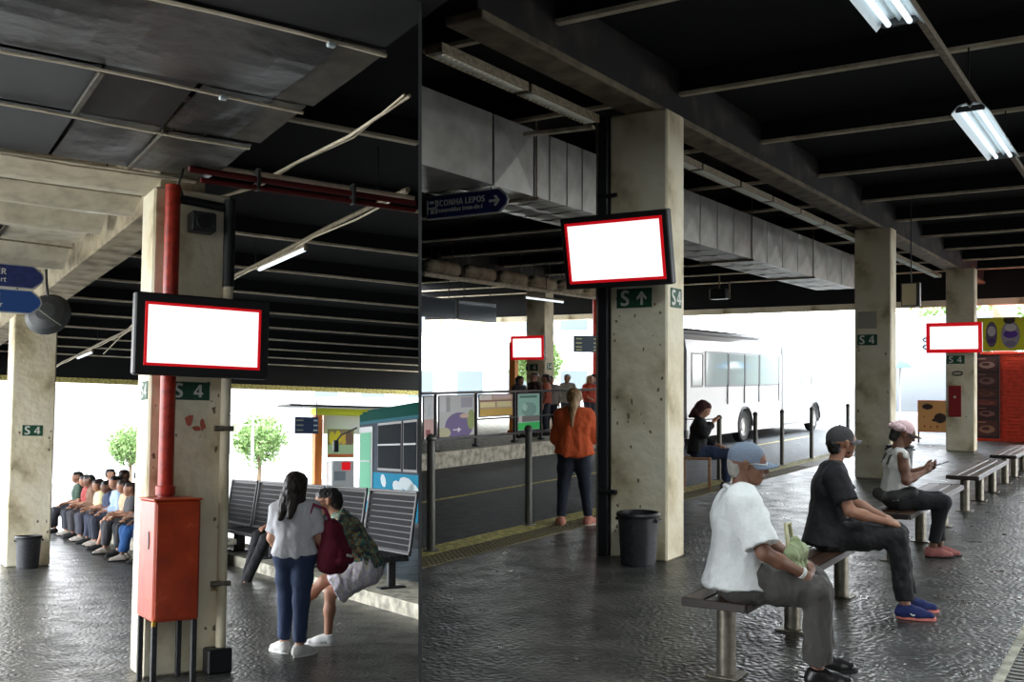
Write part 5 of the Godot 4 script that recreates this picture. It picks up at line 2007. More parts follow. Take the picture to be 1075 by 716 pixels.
# wrist, direction of the fingers, which way the back of the hand looks, curl in radians per joint
func hand_bones(w: Vector3, dir: Vector3, back: Vector3, right: bool, curl: float, k := 1.0) -> Array:
	dir = dir.normalized()
	back = (back - dir * back.dot(dir)).normalized()
	var side := dir.cross(back) * (-1.0 if right else 1.0)      # towards the thumb
	var out := [[w - dir * 0.02, w + dir * 0.03 * k, 0.026, 0.026]]
	for f in 4:
		var s := (f - 1.5) * -0.021 * k
		out.append([w + dir * 0.02 * k + side * s * 0.7, w + dir * 0.085 * k + side * s, 0.017, 0.013])
		var l: float = [0.062, 0.072, 0.067, 0.05][f] * k
		var p: Vector3 = w + dir * 0.088 * k + side * s
		for seg in 3:
			var th := curl * (seg + 1) * (1.0 + 0.12 * f)
			var d := dir * cos(th) - back * sin(th)
			var e: Vector3 = p + d.normalized() * l * [0.45, 0.32, 0.25][seg]
			out.append([p, e, 0.0095 - 0.0008 * seg, 0.0088 - 0.0008 * seg])
			p = e
	var t0 := w + dir * 0.02 * k + side * 0.026 * k
	var t1 := t0 + (dir * 0.7 + side * 0.65 - back * 0.25).normalized() * 0.042 * k
	var t2 := t1 + (dir * 0.95 + side * 0.15 - back * 0.25).normalized() * 0.034 * k
	out.append([t0, t1, 0.015, 0.011])
	out.append([t1, t2, 0.0105, 0.0085])
	return out


# spec: skin, cell, hand cell, bulk, clothes; returns the node
func figure(label: String, group: String, at: Vector3, face: Vector2, j: Dictionary, o: Dictionary) -> Node3D:
	var dir := H.basis.inverse() * Vector3(face.x, 0, face.y)
	var turn := atan2(-dir.x, -dir.z)
	var t := thing("person", label, "person", at, turn, group)
	var cell: float = o.get("cell", 0.016)
	var fine: float = o.get("fine", 0.006)
	var g: float = o.get("bulk", 1.0)
	var hk: float = o.get("head", 1.0)
	var detailed := fine < 0.012
	var hb := head_basis(j)
	var up: Vector3 = (j.nek - j.pel).normalized()
	var wide: Vector3 = (j.sr - j.sl).normalized()
	var hw: Vector3 = (j.hr - j.hl).normalized()
	# ---- skin: one continuous body
	var sk := []
	sk.append([j.hl, j.hr, 0.1 * g, 0.1 * g])
	for s: float in [-1.0, 1.0]:
		sk.append([j.pel + hw * s * 0.045, j.waist + wide * s * 0.05, 0.1 * g, 0.088 * g])
		sk.append([j.waist + wide * s * 0.05, j.che + wide * s * 0.065, 0.088 * g, 0.098 * g])
		sk.append([j.che + wide * s * 0.065, j.nek.lerp(j.che, 0.35) + wide * s * 0.08, 0.098 * g, 0.065 * g])
	sk.append([j.sl, j.sr, 0.052 * g, 0.052 * g])
	sk.append([j.nek - up * 0.04, j.hd + hb * Vector3(0, -0.05, 0.025), 0.058 * sqrt(g), 0.05])
	for s in ["l", "r"]:
		var sh: Vector3 = j["s" + s]
		var e: Vector3 = j["e" + s]
		var w: Vector3 = j["w" + s]
		var h: Vector3 = j["h" + s]
		var kn: Vector3 = j["k" + s]
		var an: Vector3 = j["a" + s]
		sk.append([sh, sh.lerp(e, 0.5), 0.052 * g, 0.046 * g])
		sk.append([sh.lerp(e, 0.5), e, 0.046 * g, 0.037])
		sk.append([e, e.lerp(w, 0.35), 0.037, 0.037])
		sk.append([e.lerp(w, 0.35), w, 0.037, 0.026])
		sk.append([h, h.lerp(kn, 0.5), 0.088 * g, 0.074 * g])
		sk.append([h.lerp(kn, 0.5), kn, 0.074 * g, 0.055])
		sk.append([kn, kn.lerp(an, 0.4), 0.053, 0.05])
		sk.append([kn.lerp(an, 0.4), an, 0.05, 0.036])
		var fd := Basis(Vector3.UP, j["f" + s]) * Vector3(0, 0, -1)
		sk.append([an + Vector3(0, -0.045, 0) - fd * 0.035, an + Vector3(0, -0.052, 0) + fd * 0.13, 0.034, 0.028])
	if not detailed:
		sk.append_array(head_bones(j.hd, hb, hk))
	var parts := [blob(sk, cell, 0.016)]
	if detailed:
		parts.append(blob(head_bones(j.hd, hb, hk) + [[j.nek, j.hd + hb * Vector3(0, -0.05, 0.025), 0.054, 0.05]], fine, 0.009))
	for s in ["l", "r"]:
		var w: Vector3 = j["w" + s]
		var e: Vector3 = j["e" + s]
		var d: Vector3 = o.get("hd" + s, (w - e).normalized())
		var bk: Vector3 = o.get("hb" + s, Vector3(0, 1, 0) if absf(d.y) < 0.85 else Vector3(1.0 if s == "r" else -1.0, 0, 0))
		parts.append(blob(hand_bones(w, d, bk, s == "r", o.get("curl", 0.3)), fine if detailed else 0.014, 0.005))
	put("body", join(parts), o.skin, t)
	# ---- clothes
	if o.has("shirt"):
		var c: Dictionary = o.shirt
		var ex: float = c.get("ease", 0.02)
		var sleeve: float = c.get("sleeve", 0.8)
		var hem: float = c.get("hem", 0.06)
		var b := []
		var bottom: Vector3 = j.pel - up * hem
		for s: float in [-1.0, 1.0]:
			b.append([bottom + hw * s * 0.085, j.waist + wide * s * 0.055, 0.1 * g + ex + c.get("flare", 0.01), 0.09 * g + ex, 1])
			b.append([j.waist + wide * s * 0.055, j.che + wide * s * 0.07, 0.09 * g + ex, 0.1 * g + ex])
			b.append([j.che + wide * s * 0.07, j.nek.lerp(j.che, 0.35) + wide * s * 0.08, 0.1 * g + ex, 0.066 * g + ex])
		b.append([bottom, j.waist, 0.104 * g + ex + c.get("flare", 0.01), 0.09 * g + ex, 1])
		b.append([j.sl, j.sr, 0.054 * g + ex * 0.7, 0.054 * g + ex * 0.7])
		b.append([j.nek.lerp(j.che, 0.2), j.nek + up * c.get("collar", 0.015), 0.07 * sqrt(g), 0.058 * sqrt(g) + ex * 0.4, 2])
		if sleeve > 0.0:
			for s in ["l", "r"]:
				var sh: Vector3 = j["s" + s]
				var e: Vector3 = j["e" + s]
				var w: Vector3 = j["w" + s]
				if sleeve <= 1.0:
					b.append([sh, sh.lerp(e, sleeve), 0.054 * g + ex * 0.8, 0.05 * g + ex * 1.2, 2])
				else:
					b.append([sh, e, 0.054 * g + ex * 0.8, 0.042 + ex])
					b.append([e, e.lerp(w, sleeve - 1.0), 0.042 + ex, 0.032 + ex * 0.8, 2])
		put("shirt", join([blob(b, cell * 0.9, 0.014, c.get("folds", 0.012), c.get("scale", 11.0))]), c.mat, t)
	if o.has("trousers"):
		var c: Dictionary = o.trousers
		var ex: float = c.get("ease", 0.016)
		var length: float = c.get("length", 1.9)
		var b := [[j.hl, j.hr, 0.104 * g + ex, 0.104 * g + ex]]
		for s: float in [-1.0, 1.0]:
			b.append([j.pel + hw * s * 0.05, j.pel.lerp(j.waist, 0.55) + hw * s * 0.05, 0.104 * g + ex, 0.094 * g + ex * 0.8, 2])
		for s in ["l", "r"]:
			var h: Vector3 = j["h" + s]
			var kn: Vector3 = j["k" + s]
			var an: Vector3 = j["a" + s]
			if length <= 1.0:
				b.append([h, h.lerp(kn, length), 0.092 * g + ex, 0.07 * g + ex * 1.9, 2])
			else:
				b.append([h, h.lerp(kn, 0.5), 0.092 * g + ex, 0.078 * g + ex])
				b.append([h.lerp(kn, 0.5), kn, 0.078 * g + ex, 0.06 + ex])
				b.append([kn, kn.lerp(an, length - 1.0), 0.06 + ex, 0.042 + ex * c.get("cuff", 1.2), 2])
		put("trousers", join([blob(b, cell * 0.9, 0.014, c.get("folds", 0.01), 12.0)]), c.mat, t)
	if o.has("skirt"):
		pass
	if o.has("shoes"):
		for s in ["l", "r"]:
			var an: Vector3 = j["a" + s]
			var f := Transform3D(Basis(Vector3.UP, j["f" + s]) * Basis(Vector3.RIGHT, o.get("tip" + s, 0.0)), an)
			var b := [[Vector3(0, 0.0, 0.01), Vector3(0, -0.04, 0.025), 0.046, 0.046, 1], [Vector3(0, -0.045, 0.03), Vector3(0, -0.05, -0.08), 0.042, 0.046], [Vector3(0, -0.01, 0), Vector3(0, -0.045, -0.09), 0.045, 0.04], [Vector3(0, -0.05, -0.08), Vector3(0, -0.056, -0.165), 0.046, 0.034]]
			var sh := put("shoe", join([blob(b, maxf(0.008, fine), 0.01, 0.0, 1.0, -0.07)]), o.shoes, t, f)
			var st := S()
			var ol := PackedVector2Array()
			for k in 18:
				var a := TAU * k / 18
				ol.append(Vector2(cos(a) * (0.05 + 0.006 * -sin(a)), 0.07 - 0.1425 + sin(a) * 0.142))
			plate(st, ol, -0.085, -0.066, Vector3.ZERO, Basis(Vector3(1, 0, 0), Vector3(0, 0, 1), Vector3(0, 1, 0)))
			obj("sole", st, o.get("soles", M.rubber), sh)
			if o.has("stripe"):
				for sd: float in [-1.0, 1.0]:
					st = S()
					for k in 3:
						tube(st, [Vector3(sd * 0.047, -0.055, -0.02 - k * 0.03), Vector3(sd * 0.036, -0.018, 0.0 - k * 0.03)], 0.008, 5)
					obj("stripe", st, o.stripe, sh)
	# ---- head wear, hair, eyes
	var hx := Transform3D(hb.scaled(Vector3.ONE * hk), j.hd)
	if detailed:
		for s: float in [-1.0, 1.0]:
			var st := S()
			lathe(st, [Vector2(0, 0.011), Vector2(0.008, 0.008), Vector2(0.011, 0), Vector2(0.008, -0.008), Vector2(0, -0.011)], 10, Vector3(s * 0.032, 0.014, -0.093))
			obj("eye", st, M.eye, t, hx)
	if o.has("hair"):
		var b := []
		for q in o.hair_bones:
			b.append([q[0], q[1], q[2], q[3]])
		put("hair", join([blob(b, 0.009 if detailed else 0.016, 0.012, 0.008, 24.0)]), o.hair, t, hx)
	if o.has("cap"):
		cap(t, hx, o.cap, o.get("brim", o.cap))
	return t


func short_hair() -> Array:
	return [[Vector3(0, 0.05, 0.04), Vector3(0, 0.058, -0.028), 0.085, 0.078], [Vector3(0, 0.0, 0.06), Vector3(0, -0.04, 0.06), 0.07, 0.05]]


func long_hair(l: float) -> Array:
	return [[Vector3(0, 0.05, 0.035), Vector3(0, 0.055, -0.03), 0.09, 0.082], [Vector3(0, 0.0, 0.055), Vector3(0, -0.12, 0.075), 0.085, 0.075], [Vector3(-0.04, -0.1, 0.075), Vector3(-0.05, -l, 0.12), 0.06, 0.03], [Vector3(0.04, -0.1, 0.075), Vector3(0.045, -l * 0.95, 0.12), 0.06, 0.03],
		[Vector3(-0.075, 0.02, 0.0), Vector3(-0.085, -0.12, 0.03), 0.03, 0.035], [Vector3(0.075, 0.02, 0.0), Vector3(0.085, -0.12, 0.03), 0.03, 0.035]]


func cap(t: Node3D, hx: Transform3D, m: Material, brim: Material) -> void:
	var st := S()
	var prof := []
	for k in 9:
		var a := PI / 2 * k / 8
		prof.append(Vector2(cos(a), sin(a)))
	prof.reverse()
	prof.append(Vector2(1.0, -0.25))
	prof.append(Vector2(0.97, -0.25))
	lathe(st, prof, 26, Vector3(0, 0.045, 0.008), Basis.from_scale(Vector3(0.093, 0.094, 0.112)))
	var c := obj("cap", st, m, t, hx)
	st = S()
	var rows := []
	for r in 5:
		var row := []
		for k in 13:
			var a := lerpf(-1.25, 1.25, k / 12.0)
			var e := r / 4.0
			row.append(Vector3(sin(a) * lerpf(0.09, 0.086, e), 0.03 - 0.028 * sin(a) * sin(a) - 0.02 * e, -cos(a) * lerpf(0.102, 0.195, e) + 0.005))
		rows.append(row)
	for r in 4:
		for k in 12:
			for dy: float in [0.0, 0.006]:
				var v := Vector3(0, dy, 0)
				quad(st, rows[r][k] + v, rows[r][k + 1] + v, rows[r + 1][k + 1] + v, rows[r + 1][k] + v, Vector3.UP if dy > 0 else Vector3.DOWN)
	obj("brim", st, brim, c)
	st = S()
	lathe(st, [Vector2(0, 0.008), Vector2(0.007, 0.006), Vector2(0.009, 0.0)], 8, Vector3(0, 0.138, 0.008))
	obj("button", st, m, c)


func cloth(a: Color, b: Color, _sd: int, _freq := 0.03, scale := 2.5) -> StandardMaterial3D:
	var m := plain(b.lerp(a, 0.3), 0.85)
	m.albedo_texture = M.cloth_tone
	m.uv1_triplanar = true
	m.uv1_scale = Vector3.ONE * scale
	m.normal_enabled = true
	m.normal_texture = M.weave
	m.normal_scale = 0.5
	m.rim_enabled = true
	m.rim = 0.2
	return m


func flat_cloth(c: Color) -> StandardMaterial3D:
	return plain(c, 0.85)


func build_people() -> void:
	M.cloth_tone = ntex(0.03, [[0.0, Color(0.92, 0.92, 0.92)], [1.0, Color(1, 1, 1)]], 90)
	M.weave = nmap(0.02, 6.0, 91, 256, 5)
	M.eye = plain(g8(30, 24, 20), 0.2)
	var skin_dark := plain(g8(112, 76, 58), 0.55)
	var skin_mid := plain(g8(158, 112, 88), 0.55)
	var skin_tan := plain(g8(190, 142, 116), 0.55)
	var hair_dark := surf([[0.0, g8(24, 18, 15)], [1.0, g8(58, 42, 34)]], 0.06, 6.0, 0.5, 92)
	var hair_black := surf([[0.0, g8(16, 14, 13)], [1.0, g8(36, 30, 27)]], 0.06, 6.0, 0.5, 93)
	var hair_fair := surf([[0.0, g8(96, 72, 46)], [0.6, g8(150, 118, 78)], [1.0, g8(186, 156, 110)]], 0.05, 6.0, 0.5, 94)
	var hair_grey := surf([[0.0, g8(120, 116, 110)], [1.0, g8(176, 172, 164)]], 0.06, 6.0, 0.6, 95)
	var denim := cloth(g8(30, 42, 66), g8(46, 60, 88), 96)
	var black_cloth := cloth(g8(14, 14, 16), g8(22, 22, 25), 97)
	var j: Dictionary
	var st: SurfaceTool

	# ================= right hall
	H = HR
	# man in the white shirt
	j = seated(0.515, 0.04, 1.04)
	j.merge({"yaw": -0.08, "pitch": -0.1, "kr": Vector3(0.17, 0.56, -0.44), "kl": Vector3(-0.14, 0.56, -0.46), "ar": Vector3(0.15, 0.09, -0.44), "al": Vector3(-0.16, 0.09, -0.52),
		"er": Vector3(0.29, 0.79, -0.12), "wr": Vector3(0.2, 0.66, -0.36), "el": Vector3(-0.27, 0.8, -0.16), "wl": Vector3(-0.1, 0.7, -0.36)}, true)
	var man := figure("seated man in a white short sleeved shirt, grey trousers and a blue grey cap", "", P(-2.13, 0, 5.8), Vector2(1.0, 0.12), j, {
		"skin": skin_dark, "cell": 0.014, "fine": 0.005, "bulk": 1.2, "curl": 0.42, "hdr": Vector3(-0.1, -0.75, -0.6), "hbr": Vector3(0.7, 0.5, -0.5),
		"shirt": {"mat": cloth(g8(206, 208, 206), g8(226, 228, 226), 98), "ease": 0.036, "sleeve": 0.86, "hem": 0.07, "flare": 0.04, "folds": 0.016, "scale": 7.0, "collar": 0.03},
		"trousers": {"mat": cloth(g8(56, 53, 50), g8(72, 69, 65), 99), "ease": 0.022, "cuff": 1.9, "folds": 0.014}, "shoes": plain(g8(24, 22, 22), 0.35), "cap": cloth(g8(92, 104, 120), g8(112, 124, 140), 100), "brim": cloth(g8(96, 110, 128), g8(116, 130, 146), 101),
		"hair": hair_grey, "hair_bones": [[Vector3(0, 0.0, 0.055), Vector3(0, -0.035, 0.06), 0.068, 0.055]]})
	glasses(man, j, M.rim, M.glass)
	wrist_watch(man, j)
	st = S()
	var loop := []
	for k in 15:
		var a := TAU * k / 14
		loop.append(j.nek + Vector3(sin(a) * 0.078, 0.02 + cos(a) * 0.022, cos(a) * 0.082 + 0.004))
	tube(st, loop, 0.024, 8, false, 0.55)
	obj("collar", st, cloth(g8(206, 208, 206), g8(226, 228, 226), 98), man)
	var bag := thing("cloth_bag", "pale green cloth bag held on the lap of the man in the white shirt", "bag", P(-1.82, 0.66, 5.91), -1.45)
	put("bag", join([blob([[Vector3(-0.1, 0.0, 0), Vector3(0.1, 0.0, 0.0), 0.06, 0.06], [Vector3(-0.08, 0.1, -0.02), Vector3(0.08, 0.1, 0.0), 0.05, 0.05], [Vector3(0, 0.14, 0), Vector3(0, 0.17, 0), 0.05, 0.03]], 0.012, 0.015, 0.014, 14.0)]), cloth(g8(112, 126, 88), g8(150, 160, 120), 102), bag)
	st = S()
	tube(st, [Vector3(-0.08, 0.12, 0.02), Vector3(-0.06, 0.26, 0.04), Vector3(0.06, 0.27, 0.04), Vector3(0.08, 0.12, 0.02)], 0.012, 6)
	obj("strap", st, cloth(g8(176, 170, 132), g8(196, 190, 150), 103), bag)

	# man in black
	j = seated(0.51, 0.12, 1.08)
	j.merge({"yaw": 0.6, "pitch": 0.02, "kr": Vector3(0.14, 0.6, -0.5), "kl": Vector3(-0.12, 0.6, -0.52), "ar": Vector3(0.13, 0.09, -0.56), "al": Vector3(-0.13, 0.09, -0.62),
		"er": Vector3(0.27, 0.8, -0.16), "wr": Vector3(0.15, 0.72, -0.42), "el": Vector3(-0.26, 0.82, -0.2), "wl": Vector3(-0.08, 0.72, -0.44), "fr": -0.1, "fl": 0.05}, true)
	var mb := figure("seated man in a black shirt, dark trousers, dark cap and blue sneakers", "", P(-2.16, 0, 7.8), Vector2(1.0, 0.26), j, {
		"skin": skin_mid, "cell": 0.015, "fine": 0.0055, "bulk": 1.08, "curl": 0.35, "hbr": Vector3(0.3, 1, 0), "hbl": Vector3(-0.3, 1, 0),
		"shirt": {"mat": black_cloth, "ease": 0.028, "sleeve": 0.75, "hem": 0.1, "flare": 0.02, "folds": 0.014, "scale": 8.0},
		"trousers": {"mat": cloth(g8(22, 21, 22), g8(32, 31, 32), 104), "ease": 0.018, "folds": 0.014}, "shoes": cloth(g8(18, 30, 78), g8(28, 42, 100), 105), "soles": plain(g8(226, 130, 118), 0.6),
		"cap": cloth(g8(48, 46, 46), g8(62, 60, 60), 106), "brim": cloth(g8(66, 64, 66), g8(84, 82, 84), 107), "hair": hair_black, "hair_bones": [[Vector3(0, 0.0, 0.055), Vector3(0, -0.03, 0.055), 0.068, 0.056], [Vector3(0, -0.06, -0.05), Vector3(0, -0.08, -0.06), 0.046, 0.034]]})
	for s in ["l", "r"]:
		for sd: float in [-1.0, 1.0]:
			st = S()
			tube(st, [Vector3(sd * 0.04, -0.02, 0.0), Vector3(sd * 0.048, -0.05, -0.05), Vector3(sd * 0.047, -0.035, -0.1)], [0.003, 0.009, 0.003], 5)
			obj("shoe_mark", st, M.white, mb, Transform3D(Basis(Vector3.UP, j["f" + s]), j["a" + s]))

	# woman with the phone
	j = seated(0.5, 0.1, 1.0)
	j.merge({"yaw": 0.0, "pitch": -0.32, "kr": Vector3(0.1, 0.56, -0.45), "kl": Vector3(-0.08, 0.57, -0.45), "ar": Vector3(0.05, 0.09, -0.36), "al": Vector3(-0.04, 0.09, -0.46),
		"er": Vector3(0.23, 0.78, -0.06), "wr": Vector3(0.09, 0.86, -0.28), "el": Vector3(-0.22, 0.78, -0.1), "wl": Vector3(-0.05, 0.88, -0.32)}, true)
	var wp := figure("seated woman in a white tank top and black leggings looking down at a phone", "", P(-2.24, 0, 10.5), Vector2(1.0, 0.1), j, {
		"skin": skin_dark, "cell": 0.016, "fine": 0.006, "bulk": 0.92, "curl": 0.4, "hbr": Vector3(0.6, -0.5, -0.2), "hbl": Vector3(-0.6, -0.5, -0.2),
		"shirt": {"mat": cloth(g8(190, 188, 180), g8(214, 212, 206), 108), "ease": 0.014, "sleeve": 0.0, "hem": 0.04, "folds": 0.012, "collar": -0.03},
		"trousers": {"mat": black_cloth, "ease": 0.012, "folds": 0.004, "length": 1.86}, "shoes": cloth(g8(120, 40, 40), g8(176, 120, 110), 109, 0.1, 6.0), "soles": M.rubber,
		"cap": cloth(g8(214, 160, 168), g8(236, 206, 206), 110), "brim": cloth(g8(44, 36, 36), g8(60, 50, 50), 111), "hair": hair_black, "hair_bones": [[Vector3(0, 0.0, 0.055), Vector3(0, -0.05, 0.07), 0.072, 0.055]]})
	var hx := Transform3D(head_basis(j), j.hd)
	put("hat_roll", join([blob([[Vector3(-0.07, 0.045, 0.09), Vector3(0.07, 0.045, 0.09), 0.034, 0.034], [Vector3(-0.09, 0.05, 0.04), Vector3(-0.07, 0.045, 0.09), 0.026, 0.034], [Vector3(0.09, 0.05, 0.04), Vector3(0.07, 0.045, 0.09), 0.026, 0.034], [Vector3(0, 0.05, 0.12), Vector3(0, 0.04, 0.135), 0.036, 0.03]], 0.009, 0.01, 0.01, 30.0)]), cloth(g8(216, 160, 170), g8(240, 214, 214), 112, 0.1, 8.0), wp, hx)
	var strap_cloth := cloth(g8(52, 52, 48), g8(72, 72, 66), 113)
	for x: float in [-0.09, 0.09]:
		st = S()
		tube(st, [j.che + Vector3(x, 0.0, -0.105), j.che + Vector3(x, 0.1, -0.07), j.nek + Vector3(x, -0.01, 0.0), j.che + Vector3(x, 0.08, 0.09), j.che + Vector3(x, 0.0, 0.115)], 0.022, 6, true, 0.5)
		obj("strap", st, strap_cloth, wp)
	put("waist_bag", join([blob([[j.pel + Vector3(0.14, 0.02, 0.02), j.pel + Vector3(0.15, 0.06, -0.14), 0.07, 0.06], [j.pel + Vector3(0.1, 0.0, 0.1), j.pel + Vector3(-0.1, 0.02, 0.12), 0.06, 0.06]], 0.014, 0.014)]), surf([[0.0, g8(20, 20, 22)], [0.62, g8(28, 28, 30)], [0.7, g8(120, 116, 112)], [1.0, g8(150, 146, 140)]], 0.08, 5.0, 0.7, 114), wp)
	var ph := thing("phone", "dark mobile phone in the hands of the woman in the tank top", "phone", P(-1.8, 0.945, 10.54), -1.47)
	st = S()
	box(st, Vector3.ZERO, Vector3(0.075, 0.008, 0.15), 0.003, Basis(Vector3.RIGHT, 0.35))
	obj("case", st, M.dark, ph)
	st = S()
	box(st, Basis(Vector3.RIGHT, 0.35) * Vector3(0, 0.0045, 0), Vector3(0.066, 0.001, 0.138), 0.0, Basis(Vector3.RIGHT, 0.35))
	obj("screen", st, plain(g8(60, 70, 80), 0.1), ph)

	# woman in orange, standing with her back to us
	j = standing(0.985)
	j.merge({"al": Vector3(-0.16, 0.085, 0.03), "ar": Vector3(0.17, 0.085, -0.02), "kl": Vector3(-0.13, 0.49, -0.02), "kr": Vector3(0.13, 0.49, -0.03), "er": Vector3(0.25, 1.06, -0.02), "wr": Vector3(0.17, 1.04, -0.26), "el": Vector3(-0.21, 1.04, -0.06), "wl": Vector3(-0.05, 1.0, -0.26), "pitch": -0.15, "fr": -0.7, "fl": 0.2}, true)
	figure("standing woman in an orange blouse and dark jeans with a long ponytail", "", P(-5.95, 0, 10.62), Vector2(0.05, -1.0), j, {
		"skin": skin_tan, "cell": 0.016, "fine": 0.007, "bulk": 1.08, "shirt": {"mat": cloth(g8(190, 74, 30), g8(214, 94, 44), 115), "ease": 0.036, "sleeve": 1.75, "hem": 0.07, "flare": 0.03, "folds": 0.016, "scale": 7.0},
		"trousers": {"mat": cloth(g8(24, 30, 44), g8(36, 44, 60), 116), "ease": 0.012, "folds": 0.004, "length": 1.93}, "shoes": cloth(g8(170, 96, 80), g8(206, 140, 120), 117), "soles": plain(g8(206, 190, 176), 0.7), "hair": hair_fair,
		"hair_bones": [[Vector3(0, 0.045, 0.035), Vector3(0, 0.055, -0.03), 0.092, 0.084], [Vector3(0, 0.0, 0.05), Vector3(0, -0.06, 0.06), 0.08, 0.06], [Vector3(0, -0.02, 0.1), Vector3(-0.02, -0.12, 0.14), 0.04, 0.045], [Vector3(-0.02, -0.12, 0.14), Vector3(-0.03, -0.34, 0.14), 0.045, 0.016]]})

	# person on the wooden chair behind the bin column
	var ch := thing("wooden_chair", "brown wooden chair at the platform edge behind the bin column", "chair", P(-6.22, 0, 15.1), -1.2)
	st = S()
	box(st, Vector3(0, 0.5, 0), Vector3(0.46, 0.04, 0.46), 0.01)
	obj("seat", st, M.chair_wood, ch)
	st = S()
	box(st, Vector3(0, 0.98, 0.25), Vector3(0.46, 0.62, 0.03), 0.01, Basis(Vector3.RIGHT, 0.12))
	obj("backrest", st, M.chair_wood, ch)
	st = S()
	box(st, Vector3(0, 0.27, 0.24), Vector3(0.42, 0.4, 0.03), 0.01)
	obj("back_panel", st, M.chair_wood, ch)
	for sx: float in [-1.0, 1.0]:
		for sz: float in [-1.0, 1.0]:
			st = S()
			box(st, Vector3(sx * 0.2, 0.24, sz * 0.2), Vector3(0.045, 0.48, 0.045), 0.006)
			obj("leg", st, M.chair_wood, ch)
	j = seated(0.52, 0.1, 1.05)
	j.merge({"pitch": -0.5, "er": Vector3(0.23, 0.9, -0.1), "wr": Vector3(0.06, 1.08, -0.26)}, true)
	figure("hooded person in dark clothes on the wooden chair behind the bin column", "", P(-6.22, 0, 15.1), Vector2(1.0, 0.15), j, {
		"skin": skin_tan, "cell": 0.022, "fine": 0.014, "shirt": {"mat": black_cloth, "ease": 0.035, "sleeve": 1.8, "hem": 0.05}, "trousers": {"mat": denim, "ease": 0.02}, "shoes": plain(g8(30, 28, 28), 0.6), "hair": cloth(g8(52, 24, 24), g8(74, 36, 34), 118), "hair_bones": long_hair(0.2)})

	# people on the opposite platform
	var far := [
		["dark jacket", g8(40, 36, 40), g8(40, 44, 60), 0.97, hair_black, -14.2, 22.4, -0.6], ["brown jacket beside the platform column", g8(70, 48, 38), g8(30, 32, 44), 1.03, hair_black, -14.1, 23.0, 0.2],
		["rust coloured top behind the teal poster", g8(150, 70, 44), g8(34, 36, 48), 1.0, hair_dark, -14.1, 23.6, 0.7], ["grey top next to the teal poster", g8(130, 122, 116), g8(26, 28, 44), 0.97, hair_black, -14.3, 24.2, -0.2],
		["pale blouse and grey trousers", g8(176, 172, 160), g8(110, 114, 124), 1.0, hair_grey, -14.2, 24.95, 0.0], ["blue shirt by the red pole", g8(70, 90, 130), g8(40, 44, 60), 1.0, hair_dark, -14.4, 26.9, 0.4],
		["red top beside the orange blouse", g8(170, 60, 40), g8(60, 60, 70), 0.98, hair_fair, -14.1, 26.1, -0.5],
	]
	for q in far:
		j = standing(q[3])
		j.merge({"wr": Vector3(0.16, 0.98, -0.2), "er": Vector3(0.23, 1.06, 0.02)}, true)
		figure("standing person in a %s on the opposite platform" % q[0], "people on the opposite platform", P(q[5], 0.18, q[6]), Vector2(cos(q[7] * 2.0 + 2.0), sin(q[7] * 2.0 + 2.0)), j, {
			"skin": skin_mid, "cell": 0.028, "fine": 0.02, "shirt": {"mat": flat_cloth(q[1]), "ease": 0.03, "sleeve": 1.7}, "trousers": {"mat": flat_cloth(q[2]), "ease": 0.02}, "shoes": M.rubber, "hair": q[4], "hair_bones": short_hair() if q[7] > -0.4 else long_hair(0.24)})

	# ================= left hall
	H = HL
	# woman with the backpack
	j = standing(0.965)
	j.merge({"al": Vector3(-0.12, 0.085, -0.1), "kl": Vector3(-0.1, 0.48, -0.08), "ar": Vector3(0.07, 0.085, 0.06), "kr": Vector3(0.07, 0.48, 0.02), "el": Vector3(-0.23, 1.03, -0.04), "wl": Vector3(-0.17, 0.86, -0.2), "er": Vector3(0.22, 1.03, -0.02), "wr": Vector3(0.16, 0.9, -0.2), "pitch": -0.2, "yaw": -0.25, "fr": -0.5, "fl": 0.9}, true)
	figure("standing woman in a white shirt and blue jeans with long dark hair", "", P(3.41, 0, 8.68), Vector2(0.08, -1.0), j, {
		"skin": skin_tan, "cell": 0.015, "fine": 0.006, "bulk": 0.96, "shirt": {"mat": cloth(g8(206, 206, 212), g8(226, 226, 230), 119), "ease": 0.024, "sleeve": 0.8, "hem": 0.02, "folds": 0.014, "scale": 8.0},
		"trousers": {"mat": cloth(g8(36, 50, 80), g8(54, 70, 102), 120), "ease": 0.014, "folds": 0.004, "length": 1.9}, "shoes": cloth(g8(206, 202, 196), g8(230, 228, 222), 121), "soles": M.white, "hair": hair_dark, "hair_bones": long_hair(0.3)})
	var bp := thing("backpack", "maroon backpack hung from the right shoulder of the woman in white", "backpack", P(3.7, 0.72, 8.52), 0.5)
	var maroon := cloth(g8(92, 14, 38), g8(122, 24, 52), 122)
	put("body", join([blob([[Vector3(-0.06, 0.1, 0), Vector3(-0.03, 0.42, 0), 0.1, 0.07], [Vector3(0.07, 0.1, 0.0), Vector3(0.04, 0.38, 0.0), 0.1, 0.07], [Vector3(-0.04, 0.2, 0.04), Vector3(0.05, 0.2, 0.04), 0.09, 0.09], [Vector3(-0.05, 0.07, 0.03), Vector3(0.06, 0.07, 0.03), 0.07, 0.07]], 0.014, 0.02, 0.012, 9.0)]), maroon, bp)
	put("pocket", join([blob([[Vector3(-0.06, 0.12, 0.13), Vector3(0.08, 0.12, 0.13), 0.045, 0.045], [Vector3(-0.05, 0.2, 0.125), Vector3(0.07, 0.2, 0.125), 0.035, 0.035]], 0.012, 0.014)]), maroon, bp)
	st = S()
	box(st, Vector3(0.02, 0.16, 0.178), Vector3(0.09, 0.025, 0.012), 0.004, Basis(Vector3.BACK, -0.2))
	obj("badge", st, M.white, bp)
	st = S()
